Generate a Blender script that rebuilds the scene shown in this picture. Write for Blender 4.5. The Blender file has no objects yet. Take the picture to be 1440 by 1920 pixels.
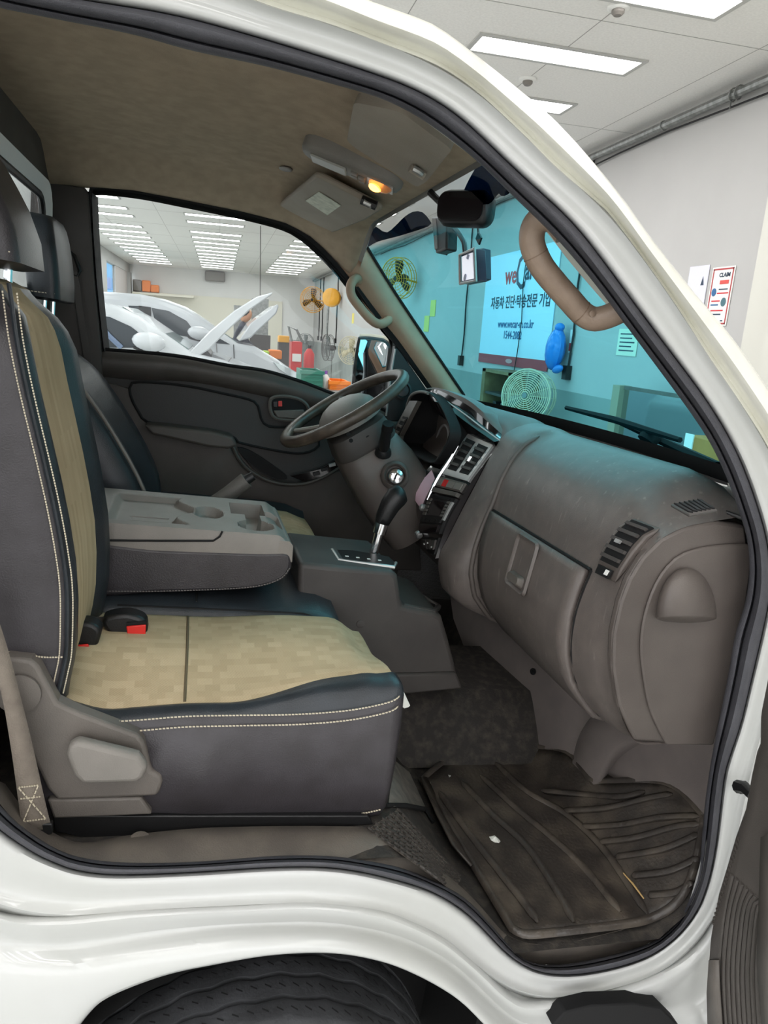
import bpy, bmesh, math, random
from mathutils import Vector, Matrix
random.seed(7)
C = bpy.context.scene.collection
SC = bpy.context.scene

# ------------------------------------------------------------------ camera
F, CXP, CYP = 1331.0, 720.0, 960.0
CAM_H = 1.7                       # eye height above the workshop floor
def _axes(vy, vx):
    dy = Vector((vy[0]-CXP, vy[1]-CYP, F)); dx = Vector((vx[0]-CXP, vx[1]-CYP, F))
    dy.normalize(); dx.normalize(); dx = (dx - dy*dx.dot(dy)).normalized()
    return Matrix((dx, dy, dx.cross(dy)))          # rows: axes in (right, down, forward)
RC = _axes((365, 612), (5320, 1358.4))             # truck cab axes (nose slightly down)
RW = _axes((411, 605), (6324, 983.4))              # workshop axes
CC = Vector((0, -0.92, 0))                         # camera in the cab frame
CW = Vector((0, 0, CAM_H))
TR = RW @ RC.transposed()
T = Matrix.Translation(CW) @ TR.to_4x4() @ Matrix.Translation(-CC)   # cab -> world
cam = bpy.data.objects.new('camera', bpy.data.cameras.new('camera')); C.objects.link(cam)
r_, d_, f_ = RW.col[0], RW.col[1], RW.col[2]
cm = Matrix((r_, -d_, -f_)).transposed().to_4x4(); cm.translation = CW
cam.matrix_world = cm
cam.data.sensor_fit = 'VERTICAL'; cam.data.sensor_height = 24.0; cam.data.lens = 24.0*F/1920.0
cam.data.clip_start = 0.02; cam.data.clip_end = 200
SC.camera = cam

# ------------------------------------------------------------------ world, exposure
SC.view_settings.view_transform = 'Standard'; SC.view_settings.look = 'None'
SC.view_settings.gamma = 1.0; SC.view_settings.use_curve_mapping = False
SC.view_settings.exposure = 0.22
SC.cycles.max_bounces = 7; SC.cycles.glossy_bounces = 3; SC.cycles.transmission_bounces = 4; SC.cycles.transparent_max_bounces = 10
SC.cycles.caustics_reflective = False; SC.cycles.caustics_refractive = False
w = bpy.data.worlds.new('sky'); SC.world = w; w.use_nodes = True
w.node_tree.nodes['Background'].inputs[0].default_value = (0.97, 0.975, 1.0, 1)
w.node_tree.nodes['Background'].inputs[1].default_value = 2.7
LAMP_STRENGTH = 10.0

# ------------------------------------------------------------------ unprojection helpers
def _un(R, C0, x, y, k):
    d = R @ Vector((x-CXP, y-CYP, F)); (a, v), = k.items(); i = 'xyz'.index(a)
    return C0 + d*((v-C0[i])/d[i])
def q(x, y, Y): return _un(RC, CC, x, y, {'y': Y})
def qz(x, y, Z): return _un(RC, CC, x, y, {'z': Z})
def qx(x, y, X): return _un(RC, CC, x, y, {'x': X})
def gx(x, y, X): return _un(RW, CW, x, y, {'x': X})
def gy(x, y, Y): return _un(RW, CW, x, y, {'y': Y})
def gz(x, y, Z): return _un(RW, CW, x, y, {'z': Z})
def qh(x, y, h, lo=0.3, hi=3.0):                    # cab ray onto height field h(x, y)
    d = RC @ Vector((x-CXP, y-CYP, F)); t = lo/F
    step = 0.004/F; p = CC
    while t < hi/F:
        p = CC + d*t
        if p.z <= h(p.x, p.y): break
        t += step
    return p
def V(*a): return Vector(a)
def lerp(a, b, t): return a + (b-a)*t
def cr(pts, n, closed=False):
    pts = [Vector(p) for p in pts]; m = len(pts)
    segs = m if closed else m-1
    g = (lambda i: pts[i % m]) if closed else (lambda i: pts[max(0, min(m-1, i))])
    dense = []
    for s in range(segs):
        p0, p1, p2, p3 = g(s-1), g(s), g(s+1), g(s+2)
        for k in range(12):
            t = k/12
            dense.append(0.5*((2*p1)+(p2-p0)*t+(2*p0-5*p1+4*p2-p3)*t*t+(3*p1-p0-3*p2+p3)*t*t*t))
    dense.append(g(segs) if not closed else pts[0])
    L = [0]
    for a, b in zip(dense, dense[1:]): L.append(L[-1]+(b-a).length)
    out = []; j = 0
    N = n if closed else n-1
    for i in range(n):
        s = L[-1]*i/N
        while j < len(L)-2 and L[j+1] < s: j += 1
        u = (s-L[j])/max(1e-9, L[j+1]-L[j]); out.append(dense[j].lerp(dense[j+1], min(1, max(0, u))))
    return out
def cr2(pts, n, closed=False): return [(p.x, p.y) for p in cr([(a, b, 0) for a, b in pts], n, closed)]

# ------------------------------------------------------------------ mesh helpers (verts, faces)
def join(*ms):
    v, f = [], []
    for a, b in ms:
        o = len(v); v += list(a); f += [tuple(i+o for i in q_) for q_ in b]
    return v, f
def loft(rings, closed=False, cap=False, flip=False):
    n = len(rings[0]); v = [p for r in rings for p in r]; f = []
    for i in range(len(rings)-1):
        for j in range(n if closed else n-1):
            a, b = i*n+j, i*n+(j+1) % n
            f.append((a, b, b+n, a+n))
    if cap: f.append(tuple(range(n))[::-1]); f.append(tuple(range((len(rings)-1)*n, len(rings)*n)))
    if flip: f = [t[::-1] for t in f]
    return v, f
def prism(poly, ext):
    poly = [Vector(p) for p in poly]; ext = Vector(ext); n = len(poly)
    v = poly+[p+ext for p in poly]
    f = [tuple(range(n))[::-1], tuple(range(n, 2*n))]+[(i, (i+1) % n, n+(i+1) % n, n+i) for i in range(n)]
    return v, f
def box(x0, x1, y0, y1, z0, z1):
    return prism([(x0, y0, z0), (x1, y0, z0), (x1, y1, z0), (x0, y1, z0)], (0, 0, z1-z0))
def obox(c, ax, ay, az, sx, sy, sz):
    c = Vector(c); ax = Vector(ax).normalized()*sx/2; ay = Vector(ay).normalized()*sy/2; az = Vector(az).normalized()*sz/2
    return prism([c-ax-ay-az, c+ax-ay-az, c+ax+ay-az, c-ax+ay-az], az*2)
def frame_of(d):
    d = Vector(d).normalized(); u = V(0, 0, 1) if abs(d.z) < 0.9 else V(1, 0, 0)
    a = d.cross(u).normalized(); return a, d.cross(a).normalized()
def tube(path, r, n=8, closed=False, cap=True, flat=1.0):
    path = [Vector(p) for p in path]; m = len(path); rings = []
    a = None
    for i, p in enumerate(path):
        t = (path[(i+1) % m]-path[i-1]) if closed else (path[min(m-1, i+1)]-path[max(0, i-1)])
        t.normalize()
        if a is None: a, b = frame_of(t)
        else:
            a = (a-t*a.dot(t)).normalized(); b = t.cross(a)
        ri = r[i] if isinstance(r, (list, tuple)) else r
        rings.append([p+a*ri*math.cos(2*math.pi*k/n)+b*ri*flat*math.sin(2*math.pi*k/n) for k in range(n)])
    if closed: rings.append(rings[0]); return loft(rings, True)
    return loft(rings, True, cap)
def lathe(prof, o, ax, n=20):
    o = Vector(o); ax = Vector(ax).normalized(); a, b = frame_of(ax)
    rings = [[o+ax*h+(a*math.cos(2*math.pi*k/n)+b*math.sin(2*math.pi*k/n))*max(r, 1e-4) for k in range(n)] for r, h in prof]
    return loft(rings, True, True)
def ellipsoid(c, ax, ay, az, n=14, m=9):
    c = Vector(c); ax, ay, az = Vector(ax), Vector(ay), Vector(az); rings = []
    for i in range(m):
        th = math.pi*(i+0.02)/(m-1+0.04)
        rings.append([c+az*math.cos(th)+(ax*math.cos(2*math.pi*k/n)+ay*math.sin(2*math.pi*k/n))*math.sin(th) for k in range(n)])
    return loft(rings, True, True)
def arc_ring(c, u, v_, r, n=40): 
    c, u, v_ = Vector(c), Vector(u).normalized(), Vector(v_).normalized()
    return [c+(u*math.cos(2*math.pi*k/n)+v_*math.sin(2*math.pi*k/n))*r for k in range(n)]
def rrect(c, u, v_, w_, h_, r, n=4):
    c, u, v_ = Vector(c), Vector(u).normalized(), Vector(v_).normalized(); out = []
    for cx, cy, a0 in ((w_/2-r, h_/2-r, 0), (-w_/2+r, h_/2-r, 90), (-w_/2+r, -h_/2+r, 180), (w_/2-r, -h_/2+r, 270)):
        for k in range(n+1):
            a = math.radians(a0+90*k/n); out.append(c+u*(cx+r*math.cos(a))+v_*(cy+r*math.sin(a)))
    return out

# ------------------------------------------------------------------ materials
def lin(c):
    return tuple(((x/255)/12.92 if x/255 <= 0.04045 else (((x/255)+0.055)/1.055)**2.4) for x in c)+(1,)
MATS = {}
def mat(name, col, rough=0.5, metal=0.0, col2=None, nscale=8.0, ndet=4.0, lo=0.35, hi=0.65, bump=0.0, bscale=300.0, coat=0.0, emit=0.0, spec=0.5, ecol=None, trans=0.0, ior=1.45, scratch=0.0):
    if name in MATS: return MATS[name]
    m = bpy.data.materials.new(name); m.use_nodes = True; nt = m.node_tree; b = nt.nodes['Principled BSDF']
    b.inputs['Base Color'].default_value = lin(col); b.inputs['Roughness'].default_value = rough; b.inputs['Metallic'].default_value = metal
    b.inputs['Specular IOR Level'].default_value = spec; b.inputs['Coat Weight'].default_value = coat
    b.inputs['Transmission Weight'].default_value = trans; b.inputs['IOR'].default_value = ior
    tc = nt.nodes.new('ShaderNodeTexCoord')
    if col2 is not None:
        nz = nt.nodes.new('ShaderNodeTexNoise'); nz.inputs['Scale'].default_value = nscale; nz.inputs['Detail'].default_value = ndet
        nt.links.new(tc.outputs['Object'], nz.inputs['Vector'])
        rp = nt.nodes.new('ShaderNodeValToRGB'); rp.color_ramp.elements[0].position = lo; rp.color_ramp.elements[1].position = hi
        rp.color_ramp.elements[0].color = lin(col); rp.color_ramp.elements[1].color = lin(col2)
        nt.links.new(nz.outputs['Fac'], rp.inputs['Fac']); nt.links.new(rp.outputs['Color'], b.inputs['Base Color'])
    if scratch:
        mp = nt.nodes.new('ShaderNodeMapping'); mp.inputs['Scale'].default_value = (60, 60, 9); mp.inputs['Rotation'].default_value = (.25, .2, 0)
        ns = nt.nodes.new('ShaderNodeTexNoise'); ns.inputs['Scale'].default_value = 1.6; ns.inputs['Detail'].default_value = 5
        nt.links.new(tc.outputs['Object'], mp.inputs[0]); nt.links.new(mp.outputs[0], ns.inputs['Vector'])
        r2 = nt.nodes.new('ShaderNodeValToRGB'); r2.color_ramp.elements[0].position = .62; r2.color_ramp.elements[1].position = .74
        r2.color_ramp.elements[0].color = (0, 0, 0, 1); r2.color_ramp.elements[1].color = (scratch, scratch, scratch, 1)
        nt.links.new(ns.outputs['Fac'], r2.inputs[0])
        m3 = nt.nodes.new('ShaderNodeMix'); m3.data_type = 'RGBA'; nt.links.new(r2.outputs[0], m3.inputs[0])
        nt.links.new(b.inputs['Base Color'].links[0].from_socket, m3.inputs[6]); m3.inputs[7].default_value = lin((176, 168, 158))
        nt.links.new(m3.outputs[2], b.inputs['Base Color'])
    if bump:
        nb = nt.nodes.new('ShaderNodeTexNoise'); nb.inputs['Scale'].default_value = bscale; nb.inputs['Detail'].default_value = 2
        nt.links.new(tc.outputs['Object'], nb.inputs['Vector'])
        bp = nt.nodes.new('ShaderNodeBump'); bp.inputs['Strength'].default_value = bump; bp.inputs['Distance'].default_value = 0.002
        nt.links.new(nb.outputs['Fac'], bp.inputs['Height']); nt.links.new(bp.outputs['Normal'], b.inputs['Normal'])
    if emit:
        b.inputs['Emission Color'].default_value = lin(ecol or col); b.inputs['Emission Strength'].default_value = emit
    MATS[name] = m; return m
def glass_mat(name, tint, refl=1.0, band=None):
    """thin tinted sheet glass: coloured straight-through light plus a fresnel reflection"""
    m = bpy.data.materials.new(name); m.use_nodes = True; nt = m.node_tree; nt.nodes.clear()
    o = nt.nodes.new('ShaderNodeOutputMaterial'); t = nt.nodes.new('ShaderNodeBsdfTransparent'); g = nt.nodes.new('ShaderNodeBsdfGlossy')
    g.inputs['Roughness'].default_value = 0.02; g.inputs['Color'].default_value = (refl, refl, refl, 1)
    t.inputs['Color'].default_value = tint
    mx = nt.nodes.new('ShaderNodeMixShader'); lw = nt.nodes.new('ShaderNodeLayerWeight'); lw.inputs['Blend'].default_value = 0.5
    pw = nt.nodes.new('ShaderNodeMath'); pw.operation = 'POWER'; pw.inputs[1].default_value = 4.0
    ml = nt.nodes.new('ShaderNodeMath'); ml.operation = 'MULTIPLY_ADD'; ml.inputs[1].default_value = 0.55*refl; ml.inputs[2].default_value = 0.035*refl
    nt.links.new(lw.outputs['Facing'], pw.inputs[0]); nt.links.new(pw.outputs[0], ml.inputs[0])
    nt.links.new(ml.outputs[0], mx.inputs[0]); nt.links.new(t.outputs[0], mx.inputs[1]); nt.links.new(g.outputs[0], mx.inputs[2])
    nt.links.new(mx.outputs[0], o.inputs[0])
    if band:
        tc = nt.nodes.new('ShaderNodeTexCoord'); sp = nt.nodes.new('ShaderNodeSeparateXYZ'); rp = nt.nodes.new('ShaderNodeValToRGB')
        nt.links.new(tc.outputs['Generated'], sp.inputs[0])
        mr = nt.nodes.new('ShaderNodeMapRange'); mr.inputs['From Min'].default_value = band[0]; mr.inputs['From Max'].default_value = band[1]
        nt.links.new(sp.outputs['Z'], mr.inputs[0]); nt.links.new(mr.outputs[0], rp.inputs[0])
        rp.color_ramp.elements[0].color = tint; rp.color_ramp.elements[1].color = band[2]
        nt.links.new(rp.outputs[0], t.inputs['Color'])
    MATS[name] = m; return m

# ------------------------------------------------------------------ object helpers
WORLD_THINGS, CAB_THINGS = [], []
def mk(name, vf, m, parent=None, smooth=35, bevel=0.0, bseg=2, sub=0, solid=0.0, doubles=False, cab=True):
    me = bpy.data.meshes.new(name); me.from_pydata([tuple(p) for p in vf[0]], [], vf[1]); me.update()
    bm = bmesh.new(); bm.from_mesh(me)
    if doubles: bmesh.ops.remove_doubles(bm, verts=bm.verts, dist=1e-5)
    bmesh.ops.recalc_face_normals(bm, faces=bm.faces)
    bm.to_mesh(me); bm.free()
    o = bpy.data.objects.new(name, me); C.objects.link(o)
    if m is not None: me.materials.append(m)
    if smooth is not None:
        me.shade_smooth()
        if smooth < 180: me.set_sharp_from_angle(angle=math.radians(smooth))
    if solid:
        s = o.modifiers.new('thickness', 'SOLIDIFY'); s.thickness = solid; s.offset = 0
    if bevel:
        b = o.modifiers.new('bevel', 'BEVEL'); b.width = bevel; b.segments = bseg; b.limit_method = 'ANGLE'; b.angle_limit = math.radians(40); b.harden_normals = False
    if sub:
        s = o.modifiers.new('sub', 'SUBSURF'); s.levels = sub; s.render_levels = sub
    if parent is not None: o.parent = parent
    else: (CAB_THINGS if cab else WORLD_THINGS).append(o)
    return o
def thing(name, label, cat, group=None, cab=True, kind=None):
    o = bpy.data.objects.new(name, None); C.objects.link(o); o.empty_display_size = 0.05
    tag(o, label, cat, group, kind); (CAB_THINGS if cab else WORLD_THINGS).append(o); return o
def tag(o, label=None, cat=None, group=None, kind=None):
    if label: o['label'] = label
    if cat: o['category'] = cat
    if group: o['group'] = group
    if kind: o['kind'] = kind
    return o
def wmk(*a, **k): return mk(*a, cab=False, **k)
def wthing(*a, **k): return thing(*a, cab=False, **k)
def text(name, body, size, origin, u, v_, m, parent=None, bold=0.0, sx=1.0, align='CENTER', cab=False):
    cu = bpy.data.curves.new(name, 'FONT'); cu.body = body; cu.size = size; cu.align_x = align; cu.align_y = 'CENTER'; cu.extrude = 0.0008; cu.offset = bold; cu.resolution_u = 2
    o = bpy.data.objects.new(name, cu); C.objects.link(o)
    me = bpy.data.meshes.new_from_object(o.evaluated_get(bpy.context.evaluated_depsgraph_get()))
    bpy.data.objects.remove(o); bpy.data.curves.remove(cu)
    u, v_ = Vector(u).normalized(), Vector(v_).normalized(); n = u.cross(v_)
    M = Matrix((u*sx, v_, n)).transposed().to_4x4(); M.translation = Vector(origin)
    me.transform(M); me.materials.clear(); me.materials.append(m)
    ob = bpy.data.objects.new(name, me); C.objects.link(ob)
    if parent is not None: ob.parent = parent
    else: (CAB_THINGS if cab else WORLD_THINGS).append(ob)
    return ob
def kids(o): return [c for c in C.objects if c.parent == o]
def copy_tree(o, off, label=None, parent=None, lst=WORLD_THINGS):
    c = o.copy(); C.objects.link(c); c.parent = parent
    if parent is None:
        c.location = o.location+Vector(off); lst.append(c)
        if label: c['label'] = label
    for k in kids(o): copy_tree(k, off, None, c)
    return c

# palette
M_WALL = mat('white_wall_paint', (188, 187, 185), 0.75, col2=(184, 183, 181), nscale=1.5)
M_WALLF = mat('lifted_far_wall_paint', (232, 231, 228), 0.75, col2=(226, 225, 222), nscale=1.5)  # same wall white, lifted to put the brighter far light into the colour
M_DADO = mat('grey_dado_paint', (150, 156, 152), 0.7, col2=(140, 147, 144), nscale=2)
M_CEIL = mat('ceiling_board', (238, 237, 233), 0.9, col2=(230, 229, 225), nscale=60, bump=0.3, bscale=120)
M_FLOOR = mat('epoxy_floor', (192, 193, 189), 0.35, col2=(178, 180, 177), nscale=2.0)
M_DIFF = mat('lamp_diffuser', (255, 255, 250), 0.5, emit=LAMP_STRENGTH, ecol=(252, 250, 250))
M_STEEL = mat('galvanised_steel', (150, 152, 150), 0.4, 0.7, col2=(120, 122, 120), nscale=20)
M_BLACK = mat('black_plastic', (22, 22, 23), 0.42, bump=0.15, bscale=500)
M_BLACKM = mat('black_matte', (14, 14, 15), 0.8)
M_GLOSSBLK = mat('gloss_black_panel', (24, 19, 20), 0.12, coat=0.5)
M_RUBBER = mat('weatherstrip_rubber', (62, 62, 67), 0.55, col2=(72, 72, 77), nscale=15, bump=0.4, bscale=600)
M_BODY = mat('white_car_paint', (192, 193, 191), 0.28, col2=(186, 187, 183), nscale=3, coat=0.6)
M_BODYD = mat('dirty_white_paint', (226, 225, 214), 0.35, col2=(212, 210, 196), nscale=14, ndet=8, lo=0.45, hi=0.8, coat=0.4)
M_DASH = mat('dash_plastic', (86, 79, 75), 0.42, col2=(96, 89, 84), nscale=9, ndet=8, bump=0.25, bscale=700)
M_DASHD = mat('dusty_dash_plastic', (98, 91, 87), 0.34, col2=(110, 102, 97), nscale=30, ndet=10, lo=0.4, hi=0.8, bump=0.25, bscale=700, scratch=.25)
M_TRIM = mat('grey_trim_plastic', (92, 87, 82), 0.5, col2=(104, 98, 92), nscale=12, ndet=8, bump=0.25, bscale=600)
M_KICK = mat('kick_panel_plastic', (108, 101, 98), 0.34, col2=(118, 110, 106), nscale=14, ndet=8, bump=0.2, bscale=600)
M_TRIMD = mat('dark_trim_plastic', (64, 60, 58), 0.55, col2=(72, 68, 65), nscale=10, bump=0.2, bscale=600)
M_DOOR = mat('door_card_plastic', (70, 66, 62), 0.5, col2=(78, 73, 69), nscale=10, bump=0.2, bscale=500)
M_DOORI = mat('door_insert_vinyl', (52, 51, 50), 0.6, bump=0.3, bscale=400)
M_LINER = mat('headliner_fabric', (176, 159, 138), 0.95, col2=(164, 148, 129), nscale=30, ndet=8, bump=0.5, bscale=900, spec=0.1)
M_VISOR = mat('visor_vinyl', (150, 141, 129), 0.7, col2=(142, 133, 121), nscale=12, bump=0.3, bscale=500)
M_PILLAR = mat('pillar_trim', (172, 144, 120), 0.6, col2=(162, 135, 112), nscale=14, bump=0.25, bscale=600)
M_HANDLE = mat('grab_handle_plastic', (142, 124, 108), 0.4, col2=(130, 112, 97), nscale=30, ndet=8, bump=0.15, bscale=500)
M_LEATHER = mat('black_leather', (50, 47, 49), 0.36, col2=(58, 55, 58), nscale=20, bump=0.3, bscale=420)
M_LEATHB = mat('blue_black_leather', (36, 40, 44), 0.36, col2=(46, 51, 56), nscale=14, bump=0.25, bscale=420)
M_STITCH = mat('cream_thread', (196, 186, 164), 0.8)
M_MAT = mat('muddy_rubber_mat', (62, 57, 53), 0.32, col2=(104, 95, 84), nscale=14, ndet=12, lo=0.45, hi=0.8, bump=0.6, bscale=120)
M_CARPET = mat('dirty_floor_vinyl', (48, 45, 42), 0.8, col2=(76, 70, 63), nscale=45, ndet=10, lo=0.45, hi=0.75, bump=0.6, bscale=200)
M_SILL = mat('scuffed_sill_plastic', (90, 84, 78), 0.55, col2=(110, 103, 94), nscale=16, ndet=10, lo=0.4, hi=0.75, bump=0.3, bscale=400)
M_CHROME = mat('chrome', (225, 226, 228), 0.12, 1.0)
M_SILVER = mat('silver_trim', (178, 178, 176), 0.35, 0.6)
M_GREYPL = mat('console_grey_plastic', (118, 114, 108), 0.5, col2=(126, 121, 115), nscale=16, bump=0.25, bscale=600)
M_RED = mat('red_button', (214, 45, 38), 0.4)
M_TYRE = mat('tyre_rubber', (44, 45, 47), 0.75, col2=(62, 63, 66), nscale=12, ndet=8, bump=0.5, bscale=150)
M_PAPER = mat('white_paper', (236, 236, 232), 0.8)
M_ORANGE = mat('orange_plastic', (238, 128, 32), 0.5)
M_GREEN = mat('green_crate_plastic', (46, 116, 98), 0.5)
M_YELLOW = mat('yellow_paint', (224, 160, 40), 0.5)
M_REDP = mat('red_tool_paint', (206, 44, 44), 0.4)
M_CARW = mat('parked_car_white', (196, 199, 202), 0.25, coat=0.6)
M_CARG = mat('parked_car_glass', (38, 46, 52), 0.08)
M_NAVY = mat('navy_cloth', (38, 42, 56), 0.8)
M_SKIN = mat('skin', (196, 142, 108), 0.6)
M_CABLE = mat('black_cable', (28, 28, 30), 0.6)
M_WS = glass_mat('tinted_windscreen_glass', (0.26, 0.85, 1.0, 1), 0.5, band=(.87, .90, (.80, .86, .88, 1)))
M_CLEAR = glass_mat('side_window_glass', (0.93, 0.96, 0.96, 1), 0.6)

# ------------------------------------------------------------------ workshop (structure)
XR, YF, YB, XL, H = 3.95, 31.5, -5.2, -3.5, CAM_H+2.05
tag(wmk('floor', box(-14, XR+.2, YB, 60, -0.1, 0), M_FLOOR), 'grey epoxy workshop floor under the cars', kind='structure')
ceil = wmk('ceiling', box(XL, XR+0.1, YB, YF, H, H+0.12), M_CEIL); tag(ceil, 'light grey boarded workshop ceiling', kind='structure')
joints = []
for k in range(-3, 16): joints.append(box(XL, XR, k*2.14+0.55, k*2.14+0.556, H-0.0015, H+0.001))
for k in range(-3, 4): joints.append(box(k*1.2, k*1.2+0.006, YB, YF, H-0.0015, H+0.001))
wmk('trim_1', join(*joints), mat('joint_grey', (168, 167, 163), 0.9), parent=ceil)
wr = wmk('wall_right', box(XR, XR+0.12, YB, YF, CAM_H-0.52, H), M_WALL); tag(wr, 'white painted workshop side wall', kind='structure')
wmk('dado', box(XR, XR+0.12, YB, YF, 0, CAM_H-0.52), M_DADO, wr)
wf = wmk('wall_far', box(XL, XR, YF, YF+0.12, CAM_H-0.52, H), M_WALLF); tag(wf, 'white far end wall of the workshop', kind='structure')
wmk('dado', box(XL, XR, YF, YF+0.12, 0, CAM_H-0.52), M_DADO, wf)
wmk('cream_panel', box(-3.4, 2.6, YF-0.08, YF, 0, CAM_H+1.02), mat('cream_panel', (226, 222, 206), 0.7), wf)
wb = wmk('wall_near', box(XL, XR, YB-0.12, YB, H-0.35, H), M_WALL); tag(wb, 'white lintel over the open bay behind the camera', kind='structure')
wl = wmk('wall_left', box(XL-0.15, XL, YB, YF, H-0.35, H), M_WALL); tag(wl, 'white lintel over the open bay doors', kind='structure')
for yy in (-5.2, 3.3, 8.3, 13.3, 18.3, 23.3, 30.7):
    wmk('pier', box(XL-0.15, XL+0.1, yy, yy+(1.2 if yy == 23.3 else .5), 0, H-0.35), M_WALL, wl)
wmk('wall_panel', box(XL-0.12, XL-0.02, 27.4, 30.7, 0, H-0.35), mat('greige_panel', (196, 190, 188), 0.7), wl)
# glazed bay with a blue board and orange awning seen outside
wd = wmk('window_1', box(XL-0.10, XL-0.06, 24.5, 27.4, 0, H-0.35), glass_mat('bay_glass', (0.9, 0.95, 0.97, 1)), wl)
tag(wmk('outdoor_yard', box(-14, 14, -30, YB-.01, -0.12, -0.02), mat('concrete_apron', (170, 168, 162), 0.9)), 'pale concrete yard before the open bay', kind='structure')
tag(wmk('outdoor_apron', box(-40, -14, -30, 60, -0.12, -0.02), mat('concrete_apron', (170, 168, 162), 0.9)), 'pale concrete yard outside the bay doors', kind='structure')
bb = wthing('blue_building', 'blue hoarding with orange canopy outside the bay window', 'hoarding')
wmk('board', box(-6.2, -6.0, 34, 58, 0, 5.2), mat('blue_board', (60, 160, 226), 0.6, col2=(96, 186, 236), nscale=0.8), bb)
wmk('canopy', box(-6.3, -5.8, 34, 58, 5.2, 8.5), mat('peach_canopy', (240, 176, 140), 0.7), bb)
# pilaster at the right edge
tag(wmk('column_1', join(box(XR-0.16, XR, 3.6, 4.72, 0, H), box(XR-0.24, XR-0.16, 3.5, 4.40, 0, H)), mat('column_paint', (206, 205, 196), 0.6)), 'pale grey wall pilaster at the picture edge', kind='structure')

# ceiling lamps
def lamp_at(x0, x1, y0, y1, label, grp):
    t = wthing('ceiling_lamp', label, 'ceiling lamp', grp)
    fr = join(box(x0-.035, x1+.035, y0-.035, y0, H-.012, H-.0005), box(x0-.035, x1+.035, y1, y1+.035, H-.012, H-.0005), box(x0-.035, x0, y0, y1, H-.012, H-.0005), box(x1, x1+.035, y0, y1, H-.012, H-.0005))
    wmk('frame', fr, mat('lamp_frame', (186, 186, 182), 0.5), t)
    wmk('diffuser', box(x0, x1, y0, y1, H-.008, H-.001), M_DIFF, t)
    return t
S = 2.05
far_y = [8.94+0.545*k for k in range(11)]
rows = [('left', -1.43*S, -0.865*S), ('middle', -0.325*S, 0.243*S), ('right', 0.865*S, 1.47*S)]
for nm, x0, x1 in rows:
    ys = [-2.6, -2.07, -1.55, -1.02, -0.5, 0.02, 0.55, 1.08, 1.60, 2.08, 2.60, 3.13, 3.66, 4.2, 4.75, 5.8, 6.33, 6.95, 7.55, 8.08]+far_y
    for i, y in enumerate(ys):
        pos = ['nearest', 'second', 'third', 'fourth', 'fifth', 'sixth', 'seventh', 'eighth', 'ninth', 'tenth', 'eleventh', 'twelfth', 'thirteenth']
        if nm == 'right' and y in (2.08, 2.60, 3.13):
            lab = {2.08: 'bright ceiling light panel cut by the picture top edge', 2.60: 'long bright ceiling light panel wholly in view above the white pillar', 3.13: 'short visible end of ceiling light panel just above the pillar edge'}[y]
        elif y >= 6.9:
            lab = 'ceiling strip light seen through driver window, %s row, %s from the top' % (nm, pos[i-17] if i-17 < 13 else 'last')
        else:
            lab = 'ceiling light panel of the %s row above the truck' % nm
        lamp_at(x0, x1, y*S, y*S+0.128*S, lab, 'ceiling light panels')


# ================================================================== truck cab shell
cabt = thing('truck_cab', 'white light truck cab with open passenger door, seen from its side', 'truck')
SI = [(-150, -20), (0, 15), (100, 35), (250, 65), (360, 95), (500, 125), (650, 165), (720, 187), (785, 220), (855, 270), (905, 312), (960, 366), (1010, 414), (1061, 467), (1122, 541), (1183, 623), (1245, 706), (1294, 773), (1330, 828), (1360, 890), (1386, 960), (1401, 1013), (1405, 1072), (1397, 1130), (1378, 1192), (1366, 1262), (1347, 1356), (1337, 1405), (1324, 1488), (1317, 1560), (1309, 1637), (1290, 1690), (1262, 1736), (1214, 1770), (1111, 1799), (1034, 1809), (988, 1801), (952, 1770), (921, 1734), (870, 1683), (803, 1647), (751, 1627), (700, 1616), (617, 1605), (514, 1605), (360, 1616), (231, 1617), (154, 1608), (103, 1590), (51, 1557), (0, 1510), (-60, 1430), (-120, 1300), (-160, 900), (-165, 300)]
SO = [(-190, -60), (0, -32), (150, 0), (260, 17), (360, 37), (520, 82), (680, 132), (745, 155), (795, 176), (870, 226), (930, 285), (1000, 350), (1058, 402), (1090, 437), (1150, 517), (1205, 592), (1262, 668), (1318, 742), (1362, 812), (1392, 872), (1421, 955), (1440, 1021), (1448, 1075), (1442, 1125), (1424, 1208), (1408, 1275), (1382, 1385), (1363, 1426), (1353, 1488), (1344, 1575), (1327, 1662), (1301, 1724), (1268, 1766), (1188, 1806), (1105, 1824), (1040, 1830), (977, 1812), (942, 1781), (906, 1740), (854, 1693), (795, 1665), (745, 1650), (700, 1639), (630, 1626), (520, 1625), (360, 1635), (216, 1640), (150, 1634), (92, 1616), (41, 1585), (-10, 1548), (-80, 1480), (-160, 1320), (-205, 900), (-210, 300)]
NS = 260
si = cr2(SI, NS, True); so = cr2(SO, NS, True)
# match the outer contour to the inner one by nearest progress
def match(a, b):
    out = []; n = len(b); j0 = 0
    for k, p in enumerate(a):
        best = min(range(-14, 15), key=lambda d: (b[(k+d) % n][0]-p[0])**2+(b[(k+d) % n][1]-p[1])**2)
        out.append(b[(k+best) % n])
    sm = [(sum(out[(k+d) % n][0] for d in (-2, -1, 0, 1, 2))/5, sum(out[(k+d) % n][1] for d in (-2, -1, 0, 1, 2))/5) for k in range(n)]
    return sm
so = match(si, so)
def ring_px(a, b, f, Y): return [q(lerp(p[0], r[0], f), lerp(p[1], r[1], f), Y) for p, r in zip(a, b)]
seal = loft([ring_px(si, so, f, Y) for f, Y in ((0.02, .07), (0, .03), (.08, .012), (.26, .006), (.33, .016), (.40, .002), (.6, -.012), (.8, -.014), (1.0, -.002), (1.02, .03))], True)
mk('door_seal', seal, M_RUBBER, cabt, smooth=70)
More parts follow.
